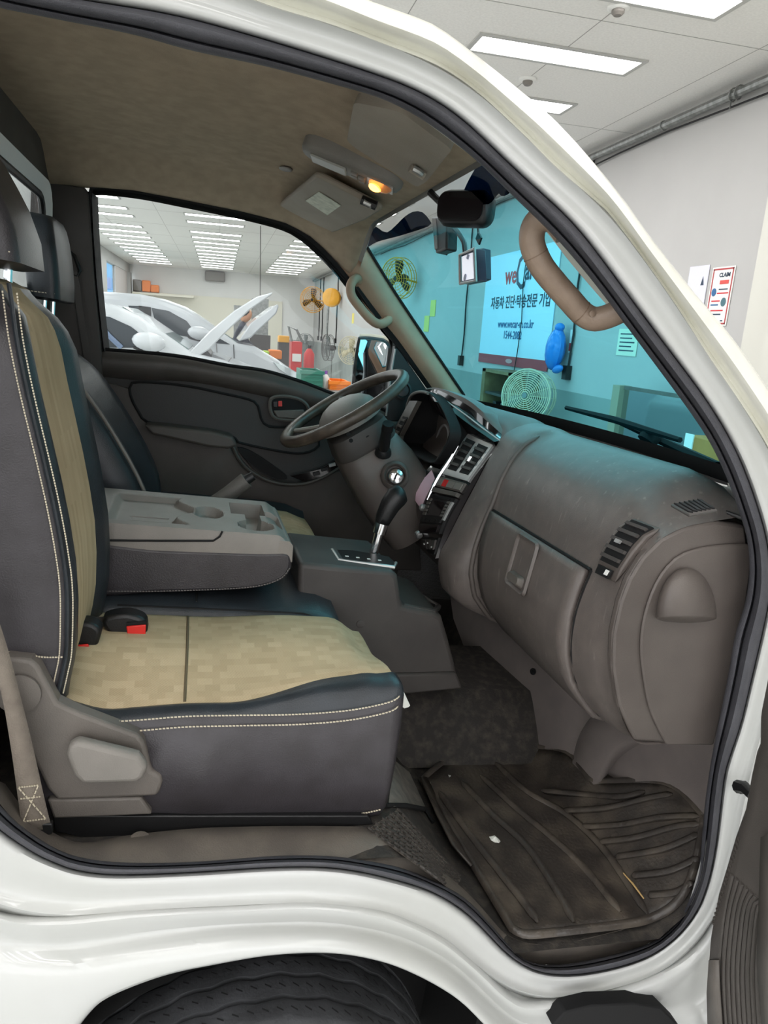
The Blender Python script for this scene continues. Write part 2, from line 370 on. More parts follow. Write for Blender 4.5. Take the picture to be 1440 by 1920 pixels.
# jamb: from the seal outwards
JO = [(-330, -330), (0, -170), (200, -95), (380, -40), (500, 8), (620, 45), (720, 82), (820, 122), (895, 172), (980, 250), (1040, 310), (1100, 362), (1144, 402), (1214, 495), (1275, 583), (1330, 669), (1382, 745), (1440, 837), (1478, 920), (1496, 1020), (1494, 1130), (1470, 1240), (1440, 1330), (1414, 1430), (1396, 1500), (1385, 1560), (1368, 1640), (1348, 1715), (1312, 1775), (1255, 1818), (1162, 1853), (1060, 1873), (988, 1880), (947, 1860), (895, 1811), (828, 1757), (751, 1720), (700, 1706), (642, 1698), (565, 1693), (462, 1698), (257, 1708), (103, 1721), (0, 1713), (-100, 1660), (-250, 1450), (-310, 900), (-330, 300)]
jo = match(so, cr2(JO, NS, True))
jo = match(so, jo)
mk('door_jamb', loft([ring_px(so, jo, f, Y) for f, Y in ((-.02, .03), (0, .004), (.1, -.008), (.3, -.011), (.6, -.006), (.85, -.012), (1.0, -.026), (1.05, -.016), (1.14, -.004))], True), M_BODY, cabt, smooth=80, sub=1)
# A pillar and roof rail, outside the jamb
JT = [p for p in JO[0:21]]
PO = [(-400, -440), (0, -240), (250, -150), (450, -90), (600, -38), (690, 0), (760, 25), (820, 50), (895, 105), (970, 165), (1040, 225), (1105, 295), (1170, 375), (1220, 445), (1295, 540), (1367, 626), (1407, 681), (1460, 760), (1520, 860), (1550, 960), (1560, 1100)]
jt = cr2(JT, 90); po = cr2(PO, 90)
rings = [ring_px(jt, po, f, Y) for f, Y in ((-.08, -.010), (0, -.026), (.12, -.019), (.26, -.024), (.36, -.040), (.55, -.048), (.8, -.046), (.95, -.034), (1.0, -.012))]
base = rings[-1]
rings += [[V(p.x+.0, .05, p.z-.006) for p in base], [V(p.x+.004, .12, p.z-.010) for p in base], [V(p.x+.008, .22, p.z-.012) for p in base]]
mk('a_pillar', loft(rings), M_BODYD, cabt, smooth=60)
# rocker panel with the wheel arch
JB = [(1345, 1722), (1312, 1775), (1255, 1818), (1162, 1853), (1060, 1873), (988, 1880), (947, 1860), (895, 1811), (828, 1757), (751, 1720), (700, 1706), (642, 1698), (565, 1693), (462, 1698), (257, 1708), (103, 1721), (0, 1713), (-100, 1660), (-250, 1500)]
AB = [(1345, 2010), (1310, 2020), (1240, 2020), (1150, 2010), (1050, 2005), (985, 1992), (940, 1960), (905, 1921), (854, 1873), (777, 1829), (705, 1803), (617, 1790), (514, 1794), (411, 1811), (308, 1834), (206, 1876), (159, 1920), (118, 1985), (60, 2080)]
jb = cr2(JB, 110); ab = cr2(AB, 110)
rr = [ring_px(jb, ab, f, Y) for f, Y in ((-.10, .0), (-.04, -.012), (0, -.026), (.10, -.036), (.24, -.030), (.34, -.014), (.46, -.022), (.60, -.046), (.85, -.056), (.96, -.058), (1.0, -.052))]
e = rr[-1]; rr += [[V(p.x, -.02, p.z+.004) for p in e], [V(p.x, .05, p.z+.012) for p in e]]
mk('rocker_panel', loft(rr), M_BODY, cabt, smooth=80, sub=1)
# body sheet behind (keeps light out of the wheel arch)
mk('wheel_house', loft([[V(.24+.44*math.cos(a), yy, -1.34+.44*math.sin(a)) for a in [math.pi*k/16 for k in range(17)]] for yy in (-.02, .30)]), M_BLACKM, cabt)
mk('inner_fender', box(-.35, .42, .29, .31, -1.45, -.86), M_BLACKM, cabt)
mk('inner_fender', box(.42, .85, .29, .31, -1.45, -1.02), M_BLACKM, cabt)
mk('inner_fender', box(.62, .66, .06, .30, -1.45, -1.06), M_BLACKM, cabt)
# bumper step pocket at the bottom
mk('step_pocket', prism([q(x, y, -.058) for x, y in ((1035, 1925), (1060, 1898), (1110, 1886), (1190, 1882), (1240, 1890), (1275, 1925))], (0, .03, 0)), M_BLACKM, cabt, bevel=.003)

# front outer panel of the truck (what the wall mirror sees) and cowl
mk('front_panel', loft([[V(x, y, z) for y in (-.03, .2, .72, 1.24, 1.5)] for x, z in ((1.0, -.15), (1.10, -.22), (1.16, -.40), (1.17, -.80), (1.14, -1.05))]), M_BODY, cabt, smooth=60, solid=.01)
mk('front_corner_panel', loft([[V(x, y, z) for x, y in ((.985, .012), (1.05, .010), (1.12, .0), (1.165, -.03))] for z in (-.19, -.5, -.8, -1.08)]), M_BODY, cabt, smooth=60)
mk('cowl', loft([[V(x, y, z) for y in (.02, .3, .72, 1.2, 1.46)] for x, z in ((.90, -.175), (.96, -.19), (1.02, -.17))]), M_BLACK, cabt, solid=.006)
# headliner
def smooth01(t): t = max(0, min(1, t)); return t*t*(3-2*t)
near_top = [q(x, y, .035) for x, y in SI[0:14]]
FWT = [(90, 350), (169, 352), (254, 359), (348, 377), (462, 400), (536, 420), (575, 440), (610, 470), (650, 512), (700, 575)]
far_top = [q(x, y, 1.42) for x, y in FWT]
def edge_z(pts, x):
    if x <= pts[0].x: return pts[0].z
    for a, b in zip(pts, pts[1:]):
        if a.x <= x <= b.x: return lerp(a.z, b.z, (x-a.x)/(b.x-a.x+1e-9))
    return pts[-1].z
def liner_z(x, y):
    cz = .432-.070*smooth01((x-.16)/.30) - .02*smooth01((-.2-x)/.25)
    wn = smooth01((y-.035)/.20); wfr = smooth01((1.42-y)/.20)
    return lerp(edge_z(near_top, x)+.014, lerp(edge_z(far_top, x), cz, wfr), wn)
xs = [-.44, -.36, -.28, -.2, -.12, -.04, .04, .10, .16, .20, .24, .28, .32, .36, .40, .43, .455]
ys = [.036, .05, .075, .10, .13, .17, .21, .27, .35, .45, .6, .8, 1.0, 1.12, 1.20, 1.25, 1.29, 1.33, 1.36, 1.39, 1.41, 1.42]
rows_ = [[V(x, y, liner_z(x, y)) for x in xs]+[V(.468, y, liner_z(.455, y)+.004), V(.472, y, liner_z(.455, y)+.03)] for y in ys]
mk('headliner', loft(rows_), M_LINER, cabt, smooth=60)
mk('roof_panel', loft([[V(p.x, p.y, p.z+.03) for p in r[:-2]]+[V(.485, r[-1].y, r[-1].z-.01), V(.48, r[-1].y, r[-1].z-.03)] for r in rows_[6:]]), M_BODY, cabt, smooth=60)
# near front corner of headliner down the A pillar (inside trim) and the far A pillar trim
WSE = lambda t: V(lerp(.452, .945, t), 0, lerp(.368, -.135, t))          # windscreen line in x-z
nA = [q(x, y, .04) for x, y in ((905, 312), (960, 366), (1010, 414), (1061, 467), (1122, 541), (1183, 623), (1245, 706), (1294, 773), (1330, 828), (1362, 893), (1386, 960))]
mk('near_pillar_trim', loft([[V(p.x+.014, .045, p.z+.014) for p in nA], [V(p.x+.022, .075, p.z+.022) for p in nA]]), M_TRIMD, cabt)
fa = cr([q(x, y, 1.405) for x, y in ((664, 426), (700, 487), (740, 551), (790, 626), (830, 685), (868, 741))], 24)
fm = cr([q(x, y, 1.37) for x, y in ((625, 438), (668, 500), (718, 575), (765, 640), (806, 695), (842, 745))], 24)
fb = cr([q(x, y, 1.42) for x, y in ((598, 448), (640, 506), (690, 580), (735, 632), (770, 682), (802, 728))], 24)
mk('far_pillar_trim', loft([fa, [lerp(a, b, .5)+V(0, -.012, 0) for a, b in zip(fa, fm)], fm, fb]), M_PILLAR, cabt, smooth=80)
mk('windscreen_edge_strip', tube([p+V(.004, -.004, 0) for p in fa], .0045), M_BLACKM, cabt)
# windscreen: gently curved sheet
def ws(t, y): 
    b = 1-((y-.73)/.70)**2
    return WSE(t)+V(.05*b*.8, y, .02*b*.5)
def ws_y(t, k): return lerp(lerp(.20, .05, min(1, t*1.3)), 1.415, k/16)
wsr = [[ws(t, ws_y(t, k)) for k in range(17)] for t in [k/12 for k in range(13)]]
wo = mk('windscreen', loft(wsr), M_WS, cabt, smooth=180)
mk('frit_band', loft([[ws(t, y)+V(-.004, 0, -.002) for y in [.03+1.385*k/16 for k in range(17)]] for t in (.935, 1.0)]), M_BLACKM, cabt)
# back wall with rear window
zr = [-.85, .08, .30, .43]
bw = []
def bwall(y0, y1, z0, z1): return box(-.45, -.42, y0, y1, z0, z1)
mk('back_wall', join(bwall(.0, 1.46, -.85, .0), bwall(.0, .14, .0, .44), bwall(1.31, 1.46, .0, .44), bwall(.14, 1.31, .29, .44)), M_TRIMD, cabt)
rim = [rrect(V(-.418, .72, .15), (0, 1, 0), (0, 0, 1), a, b, c_) for a, b, c_ in ((1.25, .34, .08), (1.24, .33, .078), (1.14, .25, .06))]
mk('rear_window_surround', loft([rim[0], [p+V(.018, 0, 0) for p in rim[1]], rim[2]], True), mat('pale_grey_surround', (236, 236, 236), 0.5), cabt, smooth=50)
mk('rear_window_seal', tube([p+V(.004, 0, 0) for p in rrect(V(-.42, .72, .15), (0, 1, 0), (0, 0, 1), 1.14, .25, .06)], .009, closed=True), M_BLACK, cabt)
mk('rear_window_glass', prism(rrect(V(-.432, .72, .15), (0, 1, 0), (0, 0, 1), 1.14, .25, .06), (.004, 0, 0)), M_CLEAR, cabt)
mk('rear_side_panel', box(-.49, -.36, -.035, .02, -.98, .44), M_BODY, cabt, bevel=.01)
mk('rear_outer_panel', box(-.49, -.452, .02, 1.5, -.98, .0), M_BODY, cabt)
mk('rear_header', box(-.49, -.45, .02, 1.5, .33, .455), M_BODY, cabt)
# floor (height field in the cab frame)
def floor_z(x, y):
    if x < .40: return -.795
    if x < .62: return lerp(-.795, -.985, smooth01((x-.40)/.22))
    if x < .93: return -.985
    return -.985+ (x-.93)*1.05 if x < 1.14 else -.764+(x-1.14)*6
fx = [-.46, -.2, .2, .38, .42, .46, .5, .54, .58, .62, .7, .8, .9, .93, 1.0, 1.08, 1.14, 1.16]
mk('cab_floor', loft([[V(x, (y if y > 0 else (.03 if x < .6 else .004)), floor_z(x, y)) for x in fx] for y in (-.01, .05, .2, .5, .8, 1.1, 1.46)]), M_CARPET, cabt, smooth=60)
mk('far_sill', box(-.46, 1.14, 1.43, 1.50, -1.02, -.50), M_TRIMD, cabt)
mk('firewall', box(1.10, 1.12, .03, 1.46, -.80, -.14), M_BLACKM, cabt)
mk('far_body_side', box(.78, 1.14, 1.43, 1.5, -.85, -.12), M_BODY, cabt)
# sill scuff trim along the bottom of the opening
sA = [(-30, 1470), (20, 1531), (51, 1557), (103, 1590), (154, 1608), (231, 1617), (360, 1616), (514, 1605), (617, 1605), (700, 1616), (751, 1627), (803, 1647), (870, 1683), (921, 1734), (952, 1770), (988, 1801), (1034, 1809), (1111, 1799), (1214, 1770), (1262, 1736), (1290, 1690)]
sB = [(10, 1470), (55, 1530), (85, 1552), (118, 1570), (160, 1580), (240, 1566), (370, 1553), (514, 1549), (620, 1549), (690, 1552), (735, 1565), (790, 1600), (850, 1650), (893, 1692), (930, 1735), (970, 1762), (1030, 1772), (1110, 1757), (1205, 1730), (1245, 1700), (1275, 1660)]
s1 = cr2(sA, 90); s2 = cr2(sB, 90)
r0 = [q(a, b, .034) for a, b in s1]
r1 = [q(lerp(a[0], b[0], .3), lerp(a[1], b[1], .3), .045) for a, b in zip(s1, s2)]
r2 = [q(lerp(a[0], b[0], .5), lerp(a[1], b[1], .5), .065) for a, b in zip(s1, s2)]
def sill_in(x, y):
    p = q(x, y, .10)
    return p if p.z > floor_z(p.x, p.y)+.002 else qh(x, y, lambda a, b: floor_z(a, b)+.002)
r3 = [sill_in(b[0], b[1]) for a, b in zip(s1, s2)]
r1 = [a.lerp(b, .3)+V(0, 0, .006) for a, b in zip(r0, r3)]; r2 = [a.lerp(b, .6)+V(0, 0, .006) for a, b in zip(r0, r3)]
r4 = [V(p.x, p.y+.012, p.z-.015) for p in r3]
mk('sill_trim', loft([r0, r1, r2, r3, r4]), M_SILL, cabt, smooth=60)
for px_, py_ in ((262, 1577), (530, 1567)):
    p = q(px_, py_, .085); mk('sill_clip', lathe([(.016, -.002), (.016, .003), (.012, .004), (0.0, .004)], p, (0, -.25, 1), 16), M_SILL, cabt)
# ribbed step pad between sill and mat, dusty seat base side
hpad = lambda x, y: floor_z(x, y)+.004
def bil(c, u, v): return (lerp(lerp(c[0][0], c[1][0], u), lerp(c[3][0], c[2][0], u), v), lerp(lerp(c[0][1], c[1][1], u), lerp(c[3][1], c[2][1], u), v))
PC = [(688, 1556), (850, 1672), (866, 1646), (748, 1516)]
M_PAD = mat('dusty_step_vinyl', (92, 86, 79), .7, col2=(116, 108, 99), nscale=25, ndet=8, bump=.3, bscale=200)
sp = mk('step_pad', loft([[qh(*bil(PC, u/10, v/5), hpad) for u in range(11)] for v in range(6)]), M_PAD, cabt, smooth=80)
pad = []
for i in range(26):
    for j in range(9):
        p = qh(*bil(PC, (i+.5+.25*(j % 2))/26.5, (j+.5)/9), hpad); pad.append(obox(p+V(0, 0, .002), (1, .5 if (i+j) % 2 else -.5, -.5), (0, 1, 0), (.5, 0, 1), .009, .004, .003))
tag(mk('tread_pattern', join(*pad), mat('tread_dark', (66, 62, 58), .7), sp), kind='stuff')
DC = [(728, 1512), (797, 1512), (768, 1448), (738, 1424)]
mk('dusty_floor_side', loft([[qh(*bil(DC, u/6, v/4), hpad) for u in range(7)] for v in range(5)]), mat('dusty_grey_vinyl', (128, 122, 114), .8, col2=(104, 99, 93), nscale=30, ndet=8), cabt, smooth=80)
mk('pad_edge', tube([qh(x, y, hpad)+V(0, 0, .004) for x, y in ((722, 1514), (760, 1514), (796, 1520), (812, 1545))], .005, 6), M_BLACKM, cabt)

# tyre
wt = thing('front_wheel', 'black ribbed truck tyre under the white wheel arch', 'tyre')
wc, wR, wy0, wy1 = V(.20, 0, -1.345), .345, -.085, .135
prof = [(.20, wy0+.02), (.26, wy0+.004), (.305, wy0+.0), (.328, wy0+.010), (wR-.005, wy0+.022)]
tread = []
for g0 in (-.058, -.016, .026, .068):
    tread += [(wR, g0), (wR+.001, g0+.006), (wR+.001, g0+.030), (wR, g0+.034), (wR-.010, g0+.0355), (wR-.010, g0+.0405)]
tread += [(wR, .112), (wR-.006, .122)]
full = prof+tread+[(.30, wy1), (.2, wy1-.01)]
n_ = 96; rg = []
for r, h in full:
    ring = []
    for k in range(n_):
        a = 2*math.pi*k/n_; wob = .0035*math.sin(a*30) if -.06 < h < .11 else 0
        ring.append(V(wc.x+r*math.cos(a), h+wob, wc.z+r*math.sin(a)))
    rg.append(ring)
mk('tyre', loft(rg, True), M_TYRE, wt, smooth=50)
sipes = []
for k in range(0, n_):
    a = 2*math.pi*k/n_
    if .2 < a < 2.95:
        for h in (-.04, .002, .044, .086):
            c = V(wc.x+(wR+.0005)*math.cos(a+.01*h*100), h, wc.z+(wR+.0005)*math.sin(a+.01*h*100))
            sipes.append(obox(c, (-math.sin(a), .7, math.cos(a)), (math.cos(a), 0, math.sin(a)), (0, 1, 0), .012, .002, .0025))
tag(mk('sipe', join(*sipes), M_BLACKM, wt), kind='stuff')
mk('rim', lathe([(.2, 0), (.19, .03), (.14, .04), (.06, .03), (0, .03)], V(wc.x, .0, wc.z), (0, -1, 0), 32), M_STEEL, wt)

# navy sheets standing in for dark cab reflections along the windscreen top
M_NAVYREFL = glass_mat('navy_reflection', (0.03, 0.09, 0.17, 1), 0.4)
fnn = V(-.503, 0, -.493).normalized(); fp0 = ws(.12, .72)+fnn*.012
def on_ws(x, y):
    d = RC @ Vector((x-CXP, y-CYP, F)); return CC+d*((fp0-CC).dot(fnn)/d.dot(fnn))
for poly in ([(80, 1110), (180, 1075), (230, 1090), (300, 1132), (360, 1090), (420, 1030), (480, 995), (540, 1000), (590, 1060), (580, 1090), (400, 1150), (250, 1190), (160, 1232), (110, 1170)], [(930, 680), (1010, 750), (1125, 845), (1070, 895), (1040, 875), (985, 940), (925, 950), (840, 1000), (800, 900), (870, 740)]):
    mk('reflection_sheet', prism([on_ws(638+x/3.495, 112+y/3.495) for x, y in cr2(poly, 40, True)], fnn*.0012), M_NAVYREFL, wo)

# ================================================================== dashboard
dash = thing('dashboard', 'brown grey plastic dashboard across the cab under the windscreen', 'dashboard')
PP = [(.935, -.135), (.88, -.118), (.83, -.135), (.79, -.165), (.76, -.21), (.743, -.265), (.736, -.327), (.727, -.37), (.722, -.425), (.730, -.49), (.757, -.555), (.82, -.62), (.92, -.64)]
QQ = [(.935, -.13), (.88, -.112), (.83, -.122), (.79, -.145), (.772, -.17), (.75, -.225), (.728, -.29), (.703, -.36), (.68, -.43), (.662, -.485), (.672, -.54), (.71, -.59), (.90, -.64)]
DD = [(.935, -.125), (.88, -.105), (.83, -.108), (.80, -.13), (.79, -.17), (.79, -.23), (.76, -.28), (.74, -.34), (.72, -.40), (.70, -.46), (.71, -.52), (.75, -.58), (.90, -.62)]
EE = [(1398, 958), (1385, 969), (1340, 977), (1285, 988), (1240, 1010), (1205, 1045), (1180, 1085), (1163, 1130), (1150, 1190), (1148, 1250), (1160, 1325), (1190, 1390), (1250, 1394)]
def pr3(P, y): return [V(a, y, b) for a, b in P]
E0 = [q(x, y, .06) for x, y in EE]
def mix(a, b, t): return [p.lerp(r, t) for p, r in zip(a, b)]
ST = [(.06, E0), (.072, [p+V(.004, .012, .006) for p in E0]), (.10, mix([V(p.x, .10, p.z) for p in E0], pr3(PP, .10), .45)), (.135, mix([V(p.x, .135, p.z) for p in E0], pr3(PP, .135), .85)), (.18, pr3(PP, .18)), (.40, pr3(PP, .40)), (.60, pr3(PP, .60)), (.635, pr3(PP, .635)), (.648, mix(pr3(PP, .648), pr3(QQ, .648), .55)), (.66, mix(pr3(PP, .66), pr3(QQ, .66), .85)), (.69, mix(pr3(PP, .69), pr3(QQ, .69), .97)), (.72, pr3(QQ, .72)), (.755, pr3(QQ, .755))]
def dashS(y, k):
    for (a, A), (b, B) in zip(ST, ST[1:]):
        if a <= y <= b:
            i = min(len(A)-2, int(k)); t = k-i
            u = (y-a)/(b-a)
            return A[i].lerp(A[i+1], t).lerp(B[i].lerp(B[i+1], t), u)
def dashN(y, k):
    p = dashS(y, k); a = dashS(min(.754, y+.01), k)-dashS(max(.061, y-.01), k); b = dashS(y, min(11.99, k+.05))-dashS(y, max(0, k-.05))
    n = a.cross(b).normalized(); return n if n.x < 0 else -n
rings = []
for y, P in ST: rings.append(cr(P, 49))
mk('passenger_shell', loft(rings), M_DASHD, dash, smooth=80)
# far (driver) part of the shell, behind the wheel
mk('driver_shell', loft([cr(pr3(QQ, .755), 40), cr(pr3(DD, .80), 40), cr(pr3(DD, 1.1), 40), cr(pr3(DD, 1.42), 40)]), M_DASH, dash, smooth=80)
# end panel facing the door opening
ecp = [q(x, y, .058) for x, y in EE[2:]]+[q(1336, 1396, .058), q(1352, 1330, .058), q(1368, 1250, .058), q(1398, 1130, .058), q(1408, 1060, .058), q(1398, 985, .058)]
mk('end_cap', prism(ecp, (0, .02, 0)), M_DASH, dash, bevel=.006)
ip = cr([q(x, y, .0575) for x, y in ((1402, 1018), (1350, 1020), (1300, 1028), (1262, 1046), (1230, 1085), (1208, 1140), (1198, 1200), (1202, 1260), (1216, 1330), (1246, 1394))], 30)+[q(1334, 1394, .0575), q(1350, 1330, .0575), q(1366, 1250, .0575), q(1394, 1132, .0575), q(1403, 1065, .0575)]
fc = mk('fuse_cover', prism(ip, (0, -.006, 0)), M_DASH, dash, bevel=.004)
# cup shaped bulge
cc = q(1285, 1158, .05); cup = []
for i in range(9):
    a = math.pi/2*i/8
    cup.append([q(1285+57*math.cos(t)*math.cos(a)+2, 1158-(94*math.sin(t) if math.sin(t) > 0 else 10*math.sin(t))*math.cos(a)-4*math.sin(a), .052-.038*math.sin(a)) for t in [2*math.pi*k/28 for k in range(28)]])
mk('cup_bulge', loft(cup, True), M_DASH, fc, smooth=60)
# glovebox lid
g = []
for i in range(13):
    y = lerp(.185, .628, i/12); row = []
    for j in range(15):
        k = lerp(6.05, 11.35, j/14); row.append(dashS(y, k)+dashN(y, k)*.007)
    g.append(row)
lid = mk('glovebox_lid', loft(g), M_DASHD, dash, smooth=60, solid=.012)
gl = [dashS(y, 6.0)+dashN(y, 6.0)*.003 for y in [lerp(.18, .633, i/14) for i in range(15)]]
mk('lid_gap', tube(gl, .0035), M_BLACKM, dash)
for yy in (.18, .633):
    mk('lid_gap', tube([dashS(yy, lerp(6, 11.4, i/14))+dashN(yy, lerp(6, 11.4, i/14))*.0005 for i in range(15)], .0025), M_BLACKM, dash)
mk('crest_bead', tube([dashS(.643, lerp(2.2, 11.6, i/30))+dashN(.643, lerp(2.2, 11.6, i/30))*.001 for i in range(31)], [.002]+[.0065]*29+[.002], 8), M_DASH, dash, smooth=80)
# latch
def on_lid(px_, py_, off=.012):
    best = None
    for i in range(40):
        y = lerp(.19, .62, i/39)
        for j in range(40):
            k = lerp(6.2, 11.2, j/39); p = dashS(y, k); c = RC.transposed() @ (p-CC)
            d = (CXP+F*c.x/c.z-px_)**2+(CYP+F*c.y/c.z-py_)**2
            if best is None or d < best[0]: best = (d, p, dashN(y, k))
    return best[1]+best[2]*off, best[2]
lc, ln = on_lid(989, 1058)
up = (V(0, 0, 1)-ln*ln.z).normalized(); yv = V(0, 1, 0)
latch = mk('lid_latch', loft([rrect(lc+ln*.002, yv, up, .098, .120, .012), rrect(lc+ln*.008, yv, up, .092, .114, .012), rrect(lc+ln*.006, yv, up, .084, .106, .010), rrect(lc-ln*.002, yv, up, .076, .098, .008)], True, True), M_DASHD, dash, smooth=40)
mk('latch_pocket', loft([rrect(lc+ln*.003-up*.036, yv, up, .06, .026, .008), rrect(lc+ln*.016-up*.034, yv, up, .05, .016, .007)], True, True), M_TRIM, latch, smooth=40)

# generic curved panel helper
class Panel:
    def __init__(s, L, R, n=40):
        s.L = cr(L, n); s.R = cr(R, n); s.n = n
    def P(s, u, v):
        t = max(0, min(1, v))*(s.n-1); i = min(s.n-2, int(t)); t -= i
        return s.L[i].lerp(s.L[i+1], t).lerp(s.R[i].lerp(s.R[i+1], t), u)
    def N(s, u, v):
        a = s.P(min(1, u+.02), v)-s.P(max(0, u-.02), v); b = s.P(u, min(1, v+.02))-s.P(u, max(0, v-.02))
        n = a.cross(b).normalized(); return n if n.dot(CC-s.P(u, v)) > 0 else -n
    def box(s, u0, u1, v0, v1, h0, h1, nv=4, nu=2):
        def lay(h): return [[s.P(lerp(u0, u1, i/nu), lerp(v0, v1, j/nv))+s.N(.5, lerp(v0, v1, j/nv))*h for i in range(nu+1)] for j in range(nv+1)]
        A, B = lay(h0), lay(h1)
        per = lambda G: [G[0][i] for i in range(nu+1)]+[G[j][nu] for j in range(1, nv+1)]+[G[nv][i] for i in range(nu-1, -1, -1)]+[G[j][0] for j in range(nv-1, 0, -1)]
        return join(loft(A), loft(B), loft([per(A), per(B)], True))
    def pt(s, u, v, h): return s.P(u, v)+s.N(u, v)*h
def pmk(name, vf, m, par, **k): return mk(name, vf, m, par, doubles=True, **k)

# near face vent
def on_dash(px_, py_, off=.0):
    best = None
    for i in range(50):
        y = lerp(.065, .30, i/49)
        for j in range(50):
            k = lerp(2, 8, j/49); p = dashS(y, k); c = RC.transposed() @ (p-CC)
            d = (CXP+F*c.x/c.z-px_)**2+(CYP+F*c.y/c.z-py_)**2
            if best is None or d < best[0]: best = (d, p, dashN(y, k))
    return best[1]+best[2]*off
VP = Panel([on_dash(x, y, .006) for x, y in ((1196, 976), (1168, 1000), (1144, 1036), (1126, 1076))], [on_dash(x, y, .006) for x, y in ((1238, 992), (1207, 1018), (1180, 1052), (1154, 1094))])
vent = pmk('side_vent', VP.box(-.12, 1.12, -.04, 1.04, -.006, .006), M_DASH, dash, bevel=.003)
pmk('vent_recess', VP.box(.04, .96, .06, .78, .002, .0075), M_BLACKM, vent)
for k in range(5):
    v0 = .12+k*.135
    pmk('slat', VP.box(.06, .94, v0, v0+.05, .007, .013, nv=1), M_TRIMD, vent)
pmk('vent_tab', VP.box(.40, .62, .42, .47, .013, .018, nv=1), M_SILVER, vent)
pmk('vent_thumbwheel', VP.box(.12, .88, .84, .98, .006, .010, nv=1), M_BLACK, vent)
pmk('wheel_mark', VP.box(.64, .80, .86, .94, .010, .012, nv=1), M_PAPER, vent)
# top demister vent
DV = Panel([q(x, y, .15) for x, y in ((1262, 952), (1290, 972))], [q(x, y, .13) for x, y in ((1322, 946), (1343, 966))])
DVc = [qz(x, y, -.142) for x, y in ((1256, 956), (1312, 945), (1342, 966), (1290, 976))]
dv = mk('demister_vent', prism([p+V(0, 0, .004) for p in DVc], (0, 0, .004)), M_TRIMD, dash, bevel=.0015)
for k in range(6):
    a = DVc[0].lerp(DVc[1], (k+.6)/6.4); b = DVc[3].lerp(DVc[2], (k+.6)/6.4)
    mk('slot', obox((a+b)/2+V(0, 0, .009), b-a, V(0, 0, 1).cross(b-a), (0, 0, 1), (b-a).length*.8, .006, .002), M_BLACKM, dv)

# centre stack
CL = [q(x, y, .93) for x, y in ((884, 808), (868, 830), (848, 865), (825, 900), (806, 940), (796, 968), (791, 990), (800, 1020), (814, 1043))]
CRr = [q(x, y, .757) for x, y in ((938, 834), (917, 862), (891, 897), (871, 929), (850, 964), (834, 1000), (819, 1047))]
CP = Panel(CL, CRr)
stack = pmk('centre_stack', CP.box(-.02, 1.0, 0, 1, -.03, .004, nv=24), M_GLOSSBLK, dash, smooth=40)
# flank towards the driver
FLc = [q(x, y, 1.04) for x, y in ((818, 752), (838, 782), (843, 812), (826, 850), (800, 882), (772, 905), (776, 945), (786, 985), (800, 1022))]
FP = Panel(FLc, [p+V(.002, 0, 0) for p in CL])
flank = pmk('stack_flank', FP.box(0, 1.0, 0, 1, -.02, .001, nv=24), M_GLOSSBLK, dash, smooth=40)
tag(pmk('paper_slip', FP.box(.25, .78, .44, .66, .002, .004), mat('pink_slip', (226, 190, 202), 0.6), None), 'pink paper slip stuck on the centre stack flank', 'paper slip')
mk('chrome_strip', tube([CP.pt(-.01, lerp(.05, .56, i/20), .008) for i in range(21)], [.0045+.0035*math.sin(math.pi*i/20) for i in range(21)]), M_CHROME, stack)
# vents in the stack
vf = pmk('vent_frame', CP.box(.07, .93, .03, .36, .004, .010, nv=10), M_SILVER, stack)
for u0, u1 in ((.14, .44), (.56, .86)):
    hole = pmk('vent_hole', CP.box(u0, u1, .065, .315, .0095, .0115, nv=6), M_BLACKM, vf)
    for k in range(4):
        v0 = .095+k*.055; pmk('slat', CP.box(u0+.01, u1-.01, v0, v0+.02, .011, .016, nv=1), M_TRIMD, vf)
pmk('vent_tab', CP.box(.66, .74, .18, .22, .015, .021, nv=1), M_CHROME, vf)
bt = pmk('button_row', CP.box(.08, .92, .38, .455, .004, .010), M_TRIM, stack)
for u0, u1, mm in ((.10, .26, M_GREYPL), (.29, .42, M_REDP), (.45, .66, M_GREYPL), (.69, .90, M_GREYPL)):
    pmk('button', CP.box(u0, u1, .395, .445, .010, .014, nv=1), mm, bt)
pmk('shelf_bar', CP.box(.08, .92, .468, .50, .004, .016), M_TRIM, stack)
rad = pmk('radio', CP.box(.06, .94, .515, .80, .004, .012, nv=8), M_BLACK, stack)
pmk('screen', CP.box(.26, .72, .56, .67, .012, .0135), M_GLOSSBLK, rad)
pmk('disc_slot', CP.box(.2, .8, .525, .54, .012, .014), M_BLACKM, rad)
for k in range(5):
    v0 = .55+.026*k
    for u0 in (.10, .78): pmk('radio_button', CP.box(u0, u0+.11, v0, v0+.018, .012, .016, nv=1), M_TRIM, rad)
pmk('silver_edge', CP.box(.90, .96, .55, .70, .010, .016), M_SILVER, rad)
for k in range(4): pmk('radio_key', CP.box(.12+.2*k, .28+.2*k, .70, .722, .012, .017, nv=1), M_BLACK, rad)
pmk('cassette_flap', CP.box(.12, .88, .735, .785, .012, .018), M_GLOSSBLK, rad)
sw = pmk('switch_plate', CP.box(.06, .94, .83, .96, .004, .010), M_BLACK, stack)
for k in range(3): pmk('switch', CP.box(.14+.27*k, .36+.27*k, .845, .92, .010, .016, nv=1), M_TRIMD, sw)
for u, v in ((.25, .88), (.5, .87), (.78, .90)): pmk('switch_mark', CP.box(u-.03, u+.03, v-.006, v+.006, .016, .0175, nv=1), M_PAPER, sw)
mk('stack_knob', lathe([(.012, 0), (.012, .012), (.009, .016), (0, .016)], CP.pt(.0, .80, .006), CP.N(0, .8), 14), M_SILVER, stack)
mk('stack_knob', lathe([(.010, 0), (.010, .012), (.007, .016), (0, .016)], CP.pt(.0, .62, .006), CP.N(0, .62), 14), M_SILVER, stack)
